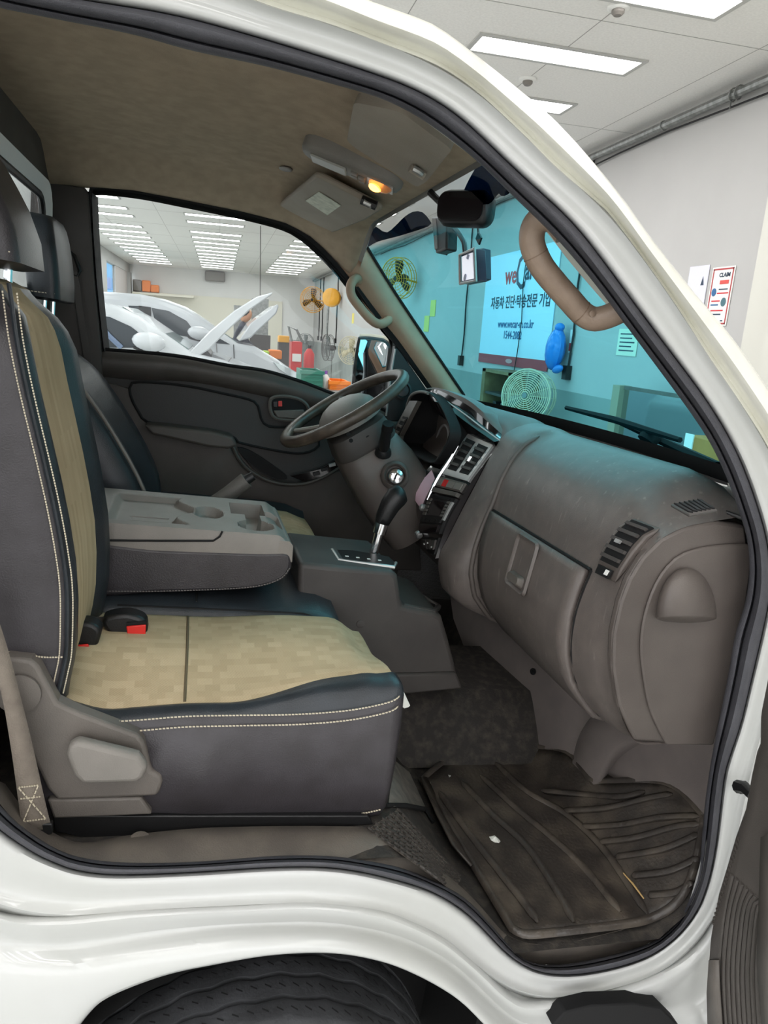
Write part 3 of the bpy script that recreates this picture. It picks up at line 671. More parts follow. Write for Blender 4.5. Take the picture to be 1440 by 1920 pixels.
# ridge from the meter hood to the passenger side
ra = [(800, 728), (820, 727), (852, 738), (882, 753), (918, 784), (953, 818)]
rb = [(795, 733), (820, 737), (850, 757), (882, 779), (912, 803), (943, 826)]
rc = [(800, 740), (813, 746), (840, 765), (864, 784), (894, 806), (926, 828)]
yy_ = [1.22, 1.12, 1.02, .93, .84, .755]
R1 = cr([q(x, y, Y+.01) for (x, y), Y in zip(ra, yy_)], 30); R2 = cr([q(x, y, Y) for (x, y), Y in zip(rb, yy_)], 30); R3 = cr([q(x, y, Y) for (x, y), Y in zip(rc, yy_)], 30)
mk('hood_ridge', loft([[p+V(.05, .01, -.005) for p in R1], R1, mix(R1, R2, .4)]), M_DASH, dash, smooth=80)
mk('ridge_gloss', loft([mix(R1, R2, .4), mix(R1, R2, .8), R2]), M_GLOSSBLK, dash, smooth=80)
mk('ridge_chrome', tube(mix(R2, R3, .3), .0022), M_SILVER, dash)
mk('ridge_fascia', loft([R2, R3, [p+V(.03, 0, -.05) for p in R3]]), M_GLOSSBLK, dash, smooth=80)
# meter hood
HC = [(770, 747), (783, 737), (800, 737), (815, 747), (828, 766), (839, 792), (843, 813), (833, 840), (812, 866), (785, 856), (757, 838), (750, 826), (758, 800), (763, 773)]
hr = cr([qx(x, y, .69) for x, y in HC], 48, True)
hcn = sum(hr, V(0, 0, 0))/len(hr)
mk('meter_hood', loft([[p+(p-hcn)*.05+V(.03, 0, 0) for p in hr], [p+(p-hcn)*.03 for p in hr], hr, [p+(hcn-p)*.10+V(.09, 0, -.005) for p in hr], [p+(hcn-p)*.22+V(.12, 0, -.01) for p in hr]], True), M_BLACKM, dash, smooth=60)
mk('hood_rim', tube([p+(p-hcn)*.015+V(-.003, 0, 0) for p in hr[-6:]+hr[:9]], .005), M_TRIM, dash)
mf = hcn+V(.09, 0, -.01)
mp = mk('meter_face', prism([p+(hcn-p)*.2+V(.105, 0, -.01) for p in hr], (.006, 0, 0)), M_BLACKM, dash)
for dy, rr_ in ((-.10, .058), (.08, .055)):
    cgg = hcn+V(.10, dy, -.045)
    mk('gauge_ring', tube(arc_ring(cgg, (0, 1, 0), (0, 0, 1), rr_, 32), .004, closed=True), M_SILVER, mp)
# driver side vent left of the hood
LV = Panel([qx(x, y, .68) for x, y in ((770, 752), (752, 785), (738, 812), (733, 842))], [qx(x, y, .675) for x, y in ((785, 752), (763, 795), (750, 822), (746, 850))])
lv = pmk('driver_vent', LV.box(0, 1, 0, 1, -.01, .004), M_TRIM, dash)
pmk('vent_recess', LV.box(.3, .92, .35, .95, .003, .006), M_BLACKM, lv)
for k in range(4): pmk('slat', LV.box(.32, .9, .40+.14*k, .45+.14*k, .006, .010, nv=1), M_TRIM, lv)
# lower panels: knee cover under the dash, firewall trim
ka = [qx(x, y, X) for x, y, X in ((843, 1110, .86), (900, 1130, .90), (960, 1180, .93), (1060, 1265, .97), (1150, 1345, 1.0), (1240, 1385, 1.02), (1345, 1390, 1.04))]
kb = [qx(x, y, X) for x, y, X in ((850, 1160, .87), (905, 1215, .90), (955, 1300, .93), (1050, 1330, .98), (1120, 1400, 1.02), (1235, 1420, 1.04), (1340, 1430, 1.05))]
kc = [qx(x, y, X) for x, y, X in ((880, 1240, .88), (918, 1310, .90), (958, 1398, .93), (1062, 1408, .985), (1118, 1466, 1.02), (1250, 1468, 1.05), (1336, 1545, 1.06))]
kick = mk('kick_panel', loft([cr([p+V(.02, 0, .12) for p in ka], 40), cr(ka, 40), cr(kb, 40), cr(kc, 40)]), M_KICK, cabt, smooth=80)
kp1 = [(1064, 1430), (1104, 1352), (1140, 1322), (1180, 1310)]; kp2 = [(1118, 1486), (1150, 1422), (1192, 1392), (1245, 1376)]
def kcont(f, X): return cr([qx(lerp(a[0], b[0], f), lerp(a[1], b[1], f), X) for a, b in zip(kp1, kp2)], 20)
mk('wheel_hump', loft([kcont(-.2, 1.05), kcont(-.02, 1.0), kcont(.12, .988), kcont(.85, .99), kcont(1.0, 1.0), kcont(1.15, 1.05)]), M_KICK, kick, smooth=80)
sc_, = [qx(1000, 1259, .925)]
mk('screw', lathe([(.009, 0), (.009, .003), (.005, .003), (.004, .001), (0, .001)], sc_, (-1, -.4, .2), 12), M_BLACK, kick)

# ================================================================== steering
wheel_c, wr_ = V(.431, 1.1, -.163), .192
uf = V(.804, 0, .595); nw = V(-.595, 0, .804); ul = V(0, 1, 0)
stw = thing('steering_wheel', 'dark brown leather steering wheel with grey centre pad', 'steering wheel')
M_RIMB = mat('worn_brown_leather', (62, 54, 48), 0.35, col2=(84, 74, 64), nscale=25, ndet=8, bump=0.3, bscale=400)
mk('rim', tube(arc_ring(wheel_c, uf, ul, wr_, 64), .0165, 12, closed=True), M_RIMB, stw)
for a in (80, 148, 212, 280):
    d = uf*math.cos(math.radians(a))+ul*math.sin(math.radians(a))
    mk('spoke', tube([wheel_c-nw*.035+d*.06, wheel_c-nw*.022+d*.12, wheel_c-nw*.004+d*(wr_-.006)], [.02, .017, .013], flat=.5), M_GREYPL, stw)
pad_ = []
for i in range(6):
    a = i/5; s_ = math.cos(a*math.pi/2*.9)
    pad_.append([wheel_c-nw*.045+nw*(.068*math.sin(a*math.pi/2))+uf*(.098*s_*math.cos(t))+ul*(.112*s_*math.sin(t)) for t in [2*math.pi*k/28 for k in range(28)]])
mk('centre_pad', loft(pad_, True, True), M_GREYPL, stw, smooth=60)
mk('horn_emblem', tube(arc_ring(wheel_c+nw*.012, uf*.6, ul, .02, 20), .003, closed=True), M_SILVER, stw)
mk('hub', lathe([(.07, -.03), (.075, 0), (.06, .03), (.03, .04)], wheel_c-nw*.07, nw, 20), M_BLACK, stw)
col = thing('steering_column', 'grey brown steering column shroud below the wheel', 'steering column')
dcol = -nw
def sec(t, wy, hh, off=V(0, 0, 0)): return rrect(wheel_c+dcol*t+off, ul, uf, wy, hh, min(wy, hh)*.3, 5)
mk('upper_shroud', loft([sec(.05, .13, .10), sec(.065, .19, .17), sec(.12, .20, .19), sec(.13, .19, .18)], True, True), M_TRIMD, col, smooth=50)
mk('lower_shroud', loft([sec(.115, .17, .17), sec(.135, .20, .19), sec(.20, .21, .21, uf*.008), sec(.28, .205, .22, uf*.012), sec(.36, .19, .21, uf*.012), sec(.44, .17, .18, uf*.01)], True, True), M_DASH, col, smooth=60)
for px_, py_ in ((653, 814), (658, 826), (690, 820)):
    p = q(px_, py_, 1.005); mk('shroud_hole', lathe([(.006, 0), (.006, .002), (0, .002)], p, (0, -1, 0), 10), M_BLACKM, col)
stk = thing('wiper_stalk', 'black wiper control stalk beside the steering column', 'stalk')
mk('boot', lathe([(.024, 0), (.022, .012), (.017, .02)], q(718, 850, .99), q(727, 800, .93)-q(718, 850, .99), 16), M_BLACK, stk)
mk('stem', tube([q(718, 850, .99), q(722, 825, .96), q(726, 803, .935)], [.016, .0155, .014], 12), M_BLACK, stk)
mk('tip', tube([q(726, 806, .937), q(728, 794, .925)], [.0165, .015], 12), M_BLACK, stk)
ig = thing('ignition_switch', 'chrome ignition lock in a round collar on the column', 'ignition')
mk('collar', lathe([(.042, -.02), (.040, .006), (.032, .012), (.027, .006), (.026, -.01)], q(741, 891, .975), (-.25, -1, .25), 24), M_DASH, ig, smooth=60)
mk('lock_barrel', lathe([(.024, -.01), (.024, .01), (.020, .018), (.010, .022), (0, .022)], q(742, 893, .972), (-.25, -1, .2), 20), M_CHROME, ig)
mk('key_slot', obox(q(742, 893, .948), (.3, 0, 1), (0, 1, 0), (1, 0, -.3), .018, .004, .004), M_BLACK, ig)

# ================================================================== gear console
gc = thing('gear_console', 'dark grey plastic floor console with gear gate and tray', 'console')
npoly = [q(x, y, .58) for x, y in ((560, 1055), (609, 1060), (735, 1071), (746, 1080), (750, 1105), (754, 1136), (770, 1140), (813, 1148), (829, 1157), (842, 1200), (854, 1247), (863, 1292), (747, 1302), (560, 1310))]
mk('body', prism(npoly, (0, .26, 0)), M_TRIMD, gc, bevel=.012, bseg=3)
mk('base_flange', prism([q(x, y, .57) for x, y in ((600, 1268), (856, 1262), (868, 1292), (748, 1304), (600, 1312))], (0, .28, 0)), M_TRIMD, gc, bevel=.006)
tr = [q(x, y, .60) for x, y in ((757, 1128), (775, 1134), (815, 1143))]
mk('tray_rim', tube([q(756, 1137, .595), q(812, 1148, .595), q(818, 1142, .65), q(822, 1138, .76), q(790, 1118, .80), q(757, 1115, .80)], .008), M_TRIMD, gc)
mk('tray_well', prism([q(762, 1136, .61), q(808, 1146, .61), q(816, 1136, .78), q(762, 1118, .79)], (0, 0, .006)), M_BLACKM, gc)
gt = [qz(x, y, -.488) for x, y in ((622, 1037), (634, 1057), (738, 1070), (741, 1062), (728, 1050), (660, 1038))]
gate = mk('gear_gate', prism(gt, (0, 0, .010)), M_BLACK, gc, bevel=.003)
mk('gate_trim', tube([p+V(0, 0, .008) for p in (gt[0], gt[1], gt[2], gt[3])], .005), M_SILVER, gate)
for k in range(4): mk('gate_mark', obox(gt[1].lerp(gt[2], .2+.2*k)+V(0, .035, .011), (1, 0, 0), (0, 1, 0), (0, 0, 1), .008, .006, .001), M_PAPER, gate)
for px_, py_ in ((676, 1170), (711, 1250)): mk('screw_cap', lathe([(.010, 0), (.010, .002), (.0085, .0025), (0, .0025)], q(px_, py_, .58), (0, -1, 0), 18), M_TRIMD, gc)
mk('rear_recess', lathe([(.030, 0), (.030, .003), (.022, .003)], qz(590, 1055, -.49), (0, 0, 1), 18), M_BLACKM, gc)
gs = thing('gear_lever', 'chrome gear lever with black leather pistol grip knob', 'gear lever')
G = [q(x, y, .72) for x, y in ((696, 1055), (706, 1018), (713, 992), (720, 970), (731, 948), (744, 931), (754, 924))]
mk('shaft', tube(G[0:3], [.0115, .0115, .012], 14), M_CHROME, gs)
mk('collar', tube([G[2].lerp(G[1], .3), G[3].lerp(G[2], .4)], [.0165, .018], 14), M_CHROME, gs)
mk('knob', tube([G[3].lerp(G[2], .5), G[3], G[4], G[5], G[6], G[6]+V(.006, 0, .004)], [.018, .021, .025, .028, .024, .008], 16), M_BLACK, gs, smooth=80)
hb = thing('handbrake_lever', 'grey handbrake lever rising beside the armrest', 'handbrake')
B = [q(x, y, .93) for x, y in ((385, 955), (430, 925), (462, 900), (475, 892))]
mk('grip', tube(B[0:3], [.02, .021, .022], 12), M_TRIM, hb)
mk('button', tube([B[2], B[3]], [.014, .012], 12), M_BLACK, hb)

# ================================================================== seats
def fabric():
    if 'seat_fabric' in MATS: return MATS['seat_fabric']
    m = mat('seat_fabric', (190, 171, 140), 0.9, col2=(176, 158, 128), nscale=6, ndet=6, spec=0.2)
    nt = m.node_tree; b = nt.nodes['Principled BSDF']; tc = nt.nodes.new('ShaderNodeTexCoord')
    br = nt.nodes.new('ShaderNodeTexBrick'); br.inputs['Scale'].default_value = 14; br.inputs['Mortar Size'].default_value = 0.0
    br.offset = 0.5; br.inputs['Brick Width'].default_value = .35; br.inputs['Row Height'].default_value = .22
    br.inputs['Color1'].default_value = (1, 1, 1, 1); br.inputs['Color2'].default_value = (.84, .83, .80, 1)
    nt.links.new(tc.outputs['Object'], br.inputs['Vector'])
    src = b.inputs['Base Color'].links[0].from_socket
    mx = nt.nodes.new('ShaderNodeMix'); mx.data_type = 'RGBA'; mx.blend_type = 'MULTIPLY'; mx.inputs[0].default_value = 1
    nt.links.new(src, mx.inputs[6]); nt.links.new(br.outputs['Color'], mx.inputs[7]); nt.links.new(mx.outputs[2], b.inputs['Base Color'])
    wv = nt.nodes.new('ShaderNodeTexWave'); wv.inputs['Scale'].default_value = 130; wv.bands_direction = 'DIAGONAL'
    nt.links.new(tc.outputs['Object'], wv.inputs['Vector']); bp = nt.nodes.new('ShaderNodeBump'); bp.inputs['Strength'].default_value = .25; bp.inputs['Distance'].default_value = .001
    nt.links.new(wv.outputs['Fac'], bp.inputs['Height']); nt.links.new(bp.outputs['Normal'], b.inputs['Normal'])
    return m
M_FAB = fabric()
def stitches(path, n, w_=.0017, l_=.005, off=V(0, 0, 0)):
    pts = cr(path, n); out = []
    for a, b in zip(pts[::1], pts[1:]):
        d = (b-a).normalized(); x, y = frame_of(d)
        out.append(obox((a+b)/2+off, d+x*.15, x, y, (b-a).length*.72, w_, w_))
    return join(*out)
seat = thing('passenger_seat_assembly', 'passenger seat in black leather with beige fabric centre and cream stitching', 'seat')
# cushion: sections across y, at stations along x
seam = [q(x, y, .122) for x, y in ((120, 1338), (190, 1356), (260, 1352), (350, 1345), (450, 1343), (560, 1341), (650, 1334), (715, 1322), (742, 1312))]
seam_d = cr(seam, 40)
def seam_z(x):
    for a, b in zip(seam_d, seam_d[1:]):
        if a.x <= x <= b.x: return lerp(a.z, b.z, (x-a.x)/(b.x-a.x))
    return seam_d[0].z if x < seam_d[0].x else seam_d[-1].z
xs_ = [-.17, -.10, -.02, .06, .14, .22, .28, .32, .35, .372, .386]
def top_z(x, y):
    b = -.560+.012*smooth01((x-.05)/.2)-.03*smooth01((x-.30)/.08)**2
    return b
side_b = cr([q(x, y, .125) for x, y in ((150, 1535), (290, 1537), (400, 1540), (600, 1533), (690, 1530), (716, 1526))], 30)
def sb_z(x):
    for a, b in zip(side_b, side_b[1:]):
        if a.x <= x <= b.x: return lerp(a.z, b.z, (x-a.x)/(b.x-a.x))
    return side_b[0].z if x < side_b[0].x else side_b[-1].z
def side_ring(x):
    z0, z1 = sb_z(x), seam_z(x); out = [V(x, .135, z0-.01)]
    for k in range(15):
        t = k/14; z = lerp(z0+.008, z1-.002, t)
        prof_ = .110+.012*(1-math.sin(math.pi*min(1, t*1.02)))**1.5
        bulge = .014*math.exp(-((x-.07)/.055)**2)*math.sin(math.pi*t)
        fold = (.0045*math.exp(-((x-.02)/.07)**2)+.0012)*math.sin(x*95-t*5.0+2*t*t)*t*math.sin(math.pi*min(1, t+.08))
        out.append(V(x, prof_-bulge+fold, z))
    out.append(V(x, .124, z1+.001)); return out
def hb_(x): return .010+.024*smooth01((x-.10)/.18)-.012*smooth01((x-.33)/.05)
def bw__(x): return .030+.034*smooth01((x-.1)/.2)
def bol_ring(x):
    z1 = seam_z(x); w_ = bw__(x); hb = hb_(x)
    return [V(x, .124, z1+.001), V(x, .129, z1+.55*hb), V(x, .142, z1+hb), V(x, .124+w_*.7, z1+hb), V(x, .124+w_, z1+hb-.003)]
xx = [lerp(-.17, .386, i/40) for i in range(41)]
front = [(.394, .96), (.399, .85), (.398, .6)]
def wrap(ringf):
    rs = [ringf(x) for x in xx]; last = rs[-1]
    return rs
SR = wrap(side_ring)
e = SR[-1]
for dx_, yy2, dz_ in ((.010, None, 0), (.014, .16, -.008), (.012, .30, -.03), (.010, .46, -.035)): SR.append([V(p.x+dx_, (p.y+.012 if yy2 is None else yy2), p.z+(dz_ if i > 10 else 0)) for i, p in enumerate(e)])
mk('cushion_side', loft(SR), M_LEATHER, seat, smooth=80)
BR_ = wrap(bol_ring); e = BR_[-1]; f0 = BR_[-1][0]
BR_.append([V(p.x+.010, p.y+.010, lerp(p.z, f0.z, .35)) for p in e]); BR_.append([V(p.x+.013, p.y+.03, f0.z) for p in e])
mk('cushion_bolster', loft(BR_), M_LEATHB, seat, smooth=80)
FR = []
def fab_z(x, y):
    y0 = .124+bw__(x); a = seam_z(x)+hb_(x)-.004; return lerp(a, top_z(x, 0)+.004, smooth01((y-y0)/.17))-.018*smooth01((y-.445)/.025)
for x in xx:
    y0 = .124+bw__(x)
    FR.append([V(x, y0-.004, fab_z(x, y0)-.004)]+[V(x, lerp(y0, .468, t), fab_z(x, lerp(y0, .468, t))) for t in (0, .1, .2, .3, .4, .5, .6, .7, .8, .9, .95, 1)])
e = FR[-1]; FR.append([V(p.x+.012, p.y, p.z-.014) for p in e]); FR.append([V(p.x+.017, p.y, p.z-.05) for p in e])
ins = mk('fabric_insert', loft(FR), M_FAB, seat, smooth=80)
mk('insert_seam', tube([V(.035, y, fab_z(.035, y)+.0002) for y in [.16+.02*k for k in range(16)]], .0025), mat('brown_seam_thread', (96, 86, 66), .9), ins)  # darker brown seam line across the fabric
st = [V(p.x, p.y-.004, p.z) for p in seam]
mk('stitching', stitches([p+V(0, .0, .004) for p in st[1:]]+[V(.392, .14, st[-1].z+.004)], 90), M_STITCH, seat)
mk('stitching', stitches([p+V(0, -.004, -.012) for p in st[1:]]+[V(.392, .14, st[-1].z-.012)], 90), M_STITCH, seat)
mk('stitching', stitches([q(x, y, .118) for x, y in ((640, 1528), (680, 1525), (714, 1518))], 16), M_STITCH, seat)
# backrest
S1 = [(8, 515), (15, 540), (27, 632), (46, 727), (62, 795), (82, 878), (98, 950), (112, 1025), (122, 1103), (122, 1196), (120, 1230), (105, 1300)]
s1d = cr([q(x, y, .132) for x, y in S1], 60)
def xs_at(z):
    for a, b in zip(s1d, s1d[1:]):
        if b.z <= z <= a.z: return lerp(a.x, b.x, (a.z-z)/(a.z-b.z+1e-9))
    return s1d[0].x if z > s1d[0].z else s1d[-1].x
zl = [-.575, -.55, -.52, -.48, -.42, -.36, -.30, -.24, -.18, -.12, -.07, -.04, -.02, .0, .012, .018]
def back_cols(z):
    x = xs_at(z); k = smooth01((.026-z)/.10); nx = .024*k
    yn = .132+.05*(1-smooth01((.021-z)/.09)); yf = .468-.05*(1-smooth01((.021-z)/.09))
    pull = -.03*(1-smooth01((.021-z)/.05))
    x += pull
    side = [V(-.42, yn+.02, z), V(-.40, yn, z), V(lerp(-.40, x, .5), yn-.012*k, z), V(x-.03, yn-.010*k, z), V(x, yn, z)]
    bol = [V(x, yn, z), V(x+nx*.45, yn+.010, z), V(x+nx*.6, yn+.024, z), V(x+nx*.5, yn+.04, z), V(x+nx*.35, yn+.052, z)]
    fab = [V(x+nx*.35, yn+.052, z), V(x+nx*.3, lerp(yn, yf, .4), z), V(x+nx*.3, lerp(yn, yf, .65), z), V(x+nx*.45, yf-.075, z)]
    bol2 = [V(x+nx*.45, yf-.075, z), V(x+nx*.9, yf-.055, z), V(x+nx*1.2, yf-.03, z), V(x+nx*.7, yf-.008, z), V(x-.02, yf, z), V(-.42, yf, z)]
    return side, bol, fab, bol2
cols = [back_cols(z) for z in zl]
mk('backrest_side', loft([c[0] for c in cols]), M_LEATHER, seat, smooth=80)
mk('backrest_bolster', loft([c[1] for c in cols]), M_LEATHB, seat, smooth=80)
bf = mk('backrest_fabric', loft([c[2] for c in cols[1:]]), M_FAB, seat, smooth=80)
mk('backrest_bolster', loft([c[3] for c in cols]), M_LEATHB, seat, smooth=80)
tp = back_cols(.018); ring = tp[0]+tp[1][1:]+tp[2][1:]+tp[3][1:]
mk('backrest_top', loft([ring, [V(lerp(p.x, -.32, .35), lerp(p.y, .3, .2), .027) for p in ring], [V(lerp(p.x, -.34, .9), lerp(p.y, .3, .8), .026) for p in ring]]), M_FAB, seat, smooth=80)
sp1 = [p+V(.0, -.004, 0) for p in s1d]
mk('stitching', stitches([p+V(-.006, -.001, 0) for p in sp1[2::3]], 150), M_STITCH, seat)
mk('stitching', stitches([p+V(.010, .004, 0) for p in sp1[2::3]], 150), M_STITCH, seat)
mk('piping', tube([p+V(.003, .0, 0) for p in sp1[1::2]], .003, 6), M_LEATHB, seat)
mk('stitching', stitches([q(x, y, .118) for x, y in ((8, 1222), (40, 1225), (80, 1232), (118, 1232))], 22), M_STITCH, seat)
# headrest
def headrest(parent, y0, y1, dx=0.0, dz=0.0, m1=M_LEATHER, m2=M_LEATHB, dep=1.0, lean=1.0):
    secs = []
    for z, x0, x1, ins_ in ((.044, -.375, -.268, .02), (.050, -.385, -.240, .004), (.092, -.395, -.247, 0), (.138, -.40, -.266, 0), (.167, -.405, -.283, 0), (.199, -.41, -.303, .004), (.225, -.41, -.325, .015), (.24, -.405, -.345, .035)):
        x1 = -.24+(x1+.24)*lean; x0 = x1+(x0-x1)*dep
        secs.append(rrect(V((x0+x1)/2+dx, (y0+y1)/2, z+dz), (0, 1, 0), (1, 0, 0), (y1-y0)-2*ins_, (x1-x0), .022, 4))
    h = mk('headrest', loft(secs, True, True), m1, parent, smooth=60)
    mk('headrest_seam', tube([V(x+dx, y0+.014, z+dz) for x, z in ((-.250, .055), (-.257, .092), (-.276, .138), (-.293, .167), (-.312, .199))], .0028, 6), m2, h)
    mk('stitching', stitches([V(-.38+dx, y0-.001, .062+dz), V(-.30+dx, y0-.001, .06+dz), V(-.25+dx, y0+.008, .062+dz)], 18), M_STITCH, h)
    for yy in (lerp(y0, y1, .28), lerp(y0, y1, .72)):
        mk('headrest_post', tube([V(-.285+dx, yy, -.01+dz), V(-.285+dx, yy, .07+dz)], .0065, 10), M_CHROME, parent)
    return h
headrest(seat, .20, .415)
# recliner cover and lever
base_ = mk('recliner_cover', prism([q(x, y, .098) for x, y in ((5, 1232), (58, 1238), (72, 1250), (108, 1318), (150, 1338), (258, 1378), (270, 1392), (284, 1446), (303, 1456), (305, 1468), (298, 1490), (290, 1494), (108, 1502), (88, 1480), (60, 1420), (20, 1330))], (0, .03, 0)), M_TRIM, seat, bevel=.006, bseg=3)
mk('slide_cover', prism([q(x, y, .10) for x, y in ((88, 1500), (265, 1496), (286, 1528), (100, 1536))], (0, .03, 0)), M_TRIM, seat, bevel=.004)
lever = [q(x, y, .088) for x, y in ((128, 1402), (134, 1384), (148, 1374), (262, 1402), (279, 1424), (270, 1445), (256, 1453), (158, 1456), (142, 1440))]
mk('recline_lever', prism(lever, (0, -.022, 0)), M_GREYPL, seat, bevel=.008, bseg=3)
mk('pivot_disc', lathe([(.03, 0), (.03, .004), (.02, .006), (0, .006)], q(35, 1300, .096), (0, -1, 0), 24), M_TRIM, seat)
mk('slide_rail', prism([q(x, y, .11) for x, y in ((98, 1530), (690, 1530), (700, 1546), (600, 1556), (160, 1572), (104, 1560))], (0, .05, 0)), M_BLACK, seat, bevel=.002)
mk('seat_pan', box(-.2, .38, .15, .46, -.79, -.62), M_BLACKM, seat)

# middle seat: cushion and the folded armrest console
ms = thing('middle_seat_assembly', 'black vinyl middle seat cushion between the two seats', 'seat')
MR = []
for x in [-.2, 0, .15, .25, .31, .335, .35, .36, .362]:
    k = smooth01((x-.26)/.10); z = -.545-.02*k*k-(.03 if x > .355 else 0)
    MR.append([V(x, .462, -.80), V(x, .462, z-.03), V(x, .470, z-.008), V(x, .49, z), V(x, .62, z+.006), V(x, .78, z+.004), V(x, .865, z), V(x, .88, z-.02), V(x, .88, -.80)])
MR.append([V(.365, p.y, min(p.z, -.62)) for p in MR[-1]])
mk('cushion', loft(MR), M_LEATHB, ms, smooth=80)
mk('cushion_seam', tube([V(.05, y, -.537) for y in (.475, .6, .75, .87)], .0018, 6), M_BLACKM, ms)
mk('cushion_seam', tube([V(x, .474, -.552-.02*smooth01((x-.26)/.10)) for x in (-.1, .1, .2, .27, .31, .34, .355)], .0025, 6), M_BLACKM, ms)
arm = thing('centre_armrest', 'grey folded down armrest console with tray and cup holders', 'armrest')
y0, y1 = .50, .815
lp = cr([q(x, y, y0) for x, y in ((140, 1022), (300, 1030), (480, 1036), (540, 1036), (548, 1052), (544, 1072), (524, 1091), (462, 1106), (300, 1112), (140, 1114))], 60, True)
mk('leather_pad', prism(lp, (0, y1-y0, 0)), M_LEATHER, arm, bevel=.008)
mk('stitching', stitches([p+V(0, -.003, .003) for p in [q(x, y, y0) for x, y in ((180, 1110), (300, 1110), (462, 1103), (522, 1088), (543, 1066))]], 70, .0018), mat('grey_thread', (110, 106, 104), .8), arm)
groove = [q(x, y, y0-.001) for x, y in ((181, 1013), (300, 1014), (400, 1014), (412, 1006), (417, 996))]
mk('lid_groove', tube(groove, .0022, 6), M_BLACKM, arm)
# top with real recesses (height field)
def inell(p, c, rx, ry): return ((p.x-c.x)/rx)**2+((p.y-c.y)/ry)**2
ztop = q(344, 992, y0).z
def t_(x, y): return qz(x, y, ztop)
x0a, x1a = t_(150, 985).x, t_(537, 990).x
cupc = [t_(480, 985), t_(408, 962)]
slotA, slotB = t_(436, 950), t_(494, 962)
def depth(p):
    d = 0
    xr0, xr1 = t_(200, 960).x, t_(352, 960).x
    a = smooth01((p.x-xr0)/.02)*smooth01((xr1+.02*math.sin(p.y*40)-p.x)/.012)*smooth01((p.y-.535)/.02)*smooth01((.77-p.y)/.012)
    d = max(d, .014*a)
    for k in range(3):
        yk = t_(290, 964).y-.035*k+.02
        if abs(p.y-yk) < .0035 and t_(240, 970).x < p.x < t_(316, 970).x: d += .006
    e = inell(p, cupc[0], .036, .040); d = max(d, .036*smooth01((1.15-e)/.3))
    e = inell(p, cupc[1]+V(-.02, .0, 0), .032, .05); d = max(d, .02*smooth01((1.15-e)/.5))
    if t_(434, 955).x < p.x < t_(492, 955).x and .665 < p.y < .765: d = max(d, .035)
    if t_(462, 970).x < p.x < t_(485, 970).x and .58 < p.y < .70: d = max(d, .035)
    if t_(498, 968).x < p.x < t_(522, 968).x and .60 < p.y < .70: d = max(d, .012)
    return d
gr = []
for i in range(121):
    x = lerp(x0a, x1a, i/120); row = []
    for j in range(81):
        y = lerp(y0+.006, y1-.006, j/80); p = V(x, y, ztop); row.append(V(x, y, ztop-depth(p)-.012*smooth01((i-112)/8)))
    row = [V(x, y0+.002, ztop-.055), V(x, y0+.001, ztop-.010)]+row+[V(x, y1-.003, ztop-.055)]
    gr.append(row)
gr.append([V(p.x+.008, p.y, min(p.z, ztop-.02)) for p in gr[-1]]); gr.append([V(p.x+.002, p.y, min(p.z, ztop-.055)) for p in gr[-1]])
mk('tray_top', loft(gr), M_GREYPL, arm, smooth=30)
kk = cupc[0]
ky = thing('loose_key', 'small metal key lying in the armrest cup holder', 'key')
mk('blade', tube([kk+V(-.008, .015, -.028), kk+V(.006, -.004, -.022)], .003, 6), M_CHROME, ky); mk('bow', tube(arc_ring(kk+V(.012, -.012, -.02), (1, 0, .3), (0, 1, 0), .008, 12), .003, 6, closed=True), M_BLACK, ky)

# driver seat
ds = thing('driver_seat_assembly', 'driver seat in black leather with beige cushion beyond the armrest', 'seat')
DR = []
for x in [-.2, 0, .15, .25, .33, .37, .39, .40]:
    k = smooth01((x-.30)/.10); z = -.525-.025*k-(.03 if x > .395 else 0)
    DR.append([V(x, .90, -.80), V(x, .90, z-.02), V(x, .915, z+.012), V(x, .95, z+.016), V(x, 1.0, z+.002)])
def ins_row(x, k, z): return [V(x, y, z+.002+.004*math.sin((y-1.0)/.28*math.pi)) for y in (1.0, 1.07, 1.14, 1.21, 1.28)]
DR2, DR3 = [], []
for x in [-.2, 0, .15, .25, .33, .37, .39, .40]:
    k = smooth01((x-.30)/.10); z = -.525-.025*k-(.03 if x > .395 else 0)
    DR2.append(ins_row(x, k, z)); DR3.append([V(x, 1.28, z+.002), V(x, 1.33, z+.016), V(x, 1.36, z+.01), V(x, 1.375, z-.02), V(x, 1.375, -.8)])
mk('cushion_bolster', loft(DR), M_LEATHB, ds, smooth=80)
mk('fabric_insert', loft(DR2), M_FAB, ds, smooth=80)
mk('cushion_bolster', loft(DR3), M_LEATHB, ds, smooth=80)
mk('cushion_front', loft([[V(.398, y, -.565), V(.415, y, -.60), V(.41, y, -.66), V(.38, y, -.70)] for y in (.90, .93, 1.0, 1.14, 1.28, 1.35, 1.375)]), M_LEATHB, ds, smooth=80)
mk('seat_base', box(-.2, .36, .93, 1.35, -.79, -.62), M_BLACKM, ds)
dr = []
for px_, py_ in ((142, 660), (180, 690), (215, 735), (250, 790), (280, 845), (298, 890), (303, 935)):
    dr.append(q(px_, py_, 1.30))
dd = cr(dr, 20)
BKR = []
for p in dd:
    BKR.append([V(-.42, .91, p.z), V(p.x-.10, .91, p.z), V(p.x-.035, .915, p.z), V(p.x-.012, .94, p.z), V(p.x-.012, .985, p.z), V(p.x-.05, 1.03, p.z), V(p.x-.055, 1.12, p.z), V(p.x-.05, 1.20, p.z), V(p.x-.01, 1.25, p.z), V(p.x, 1.30, p.z), V(p.x-.02, 1.36, p.z), V(-.42, 1.38, p.z)])
mk('backrest', loft(BKR), M_LEATHB, ds, smooth=80)
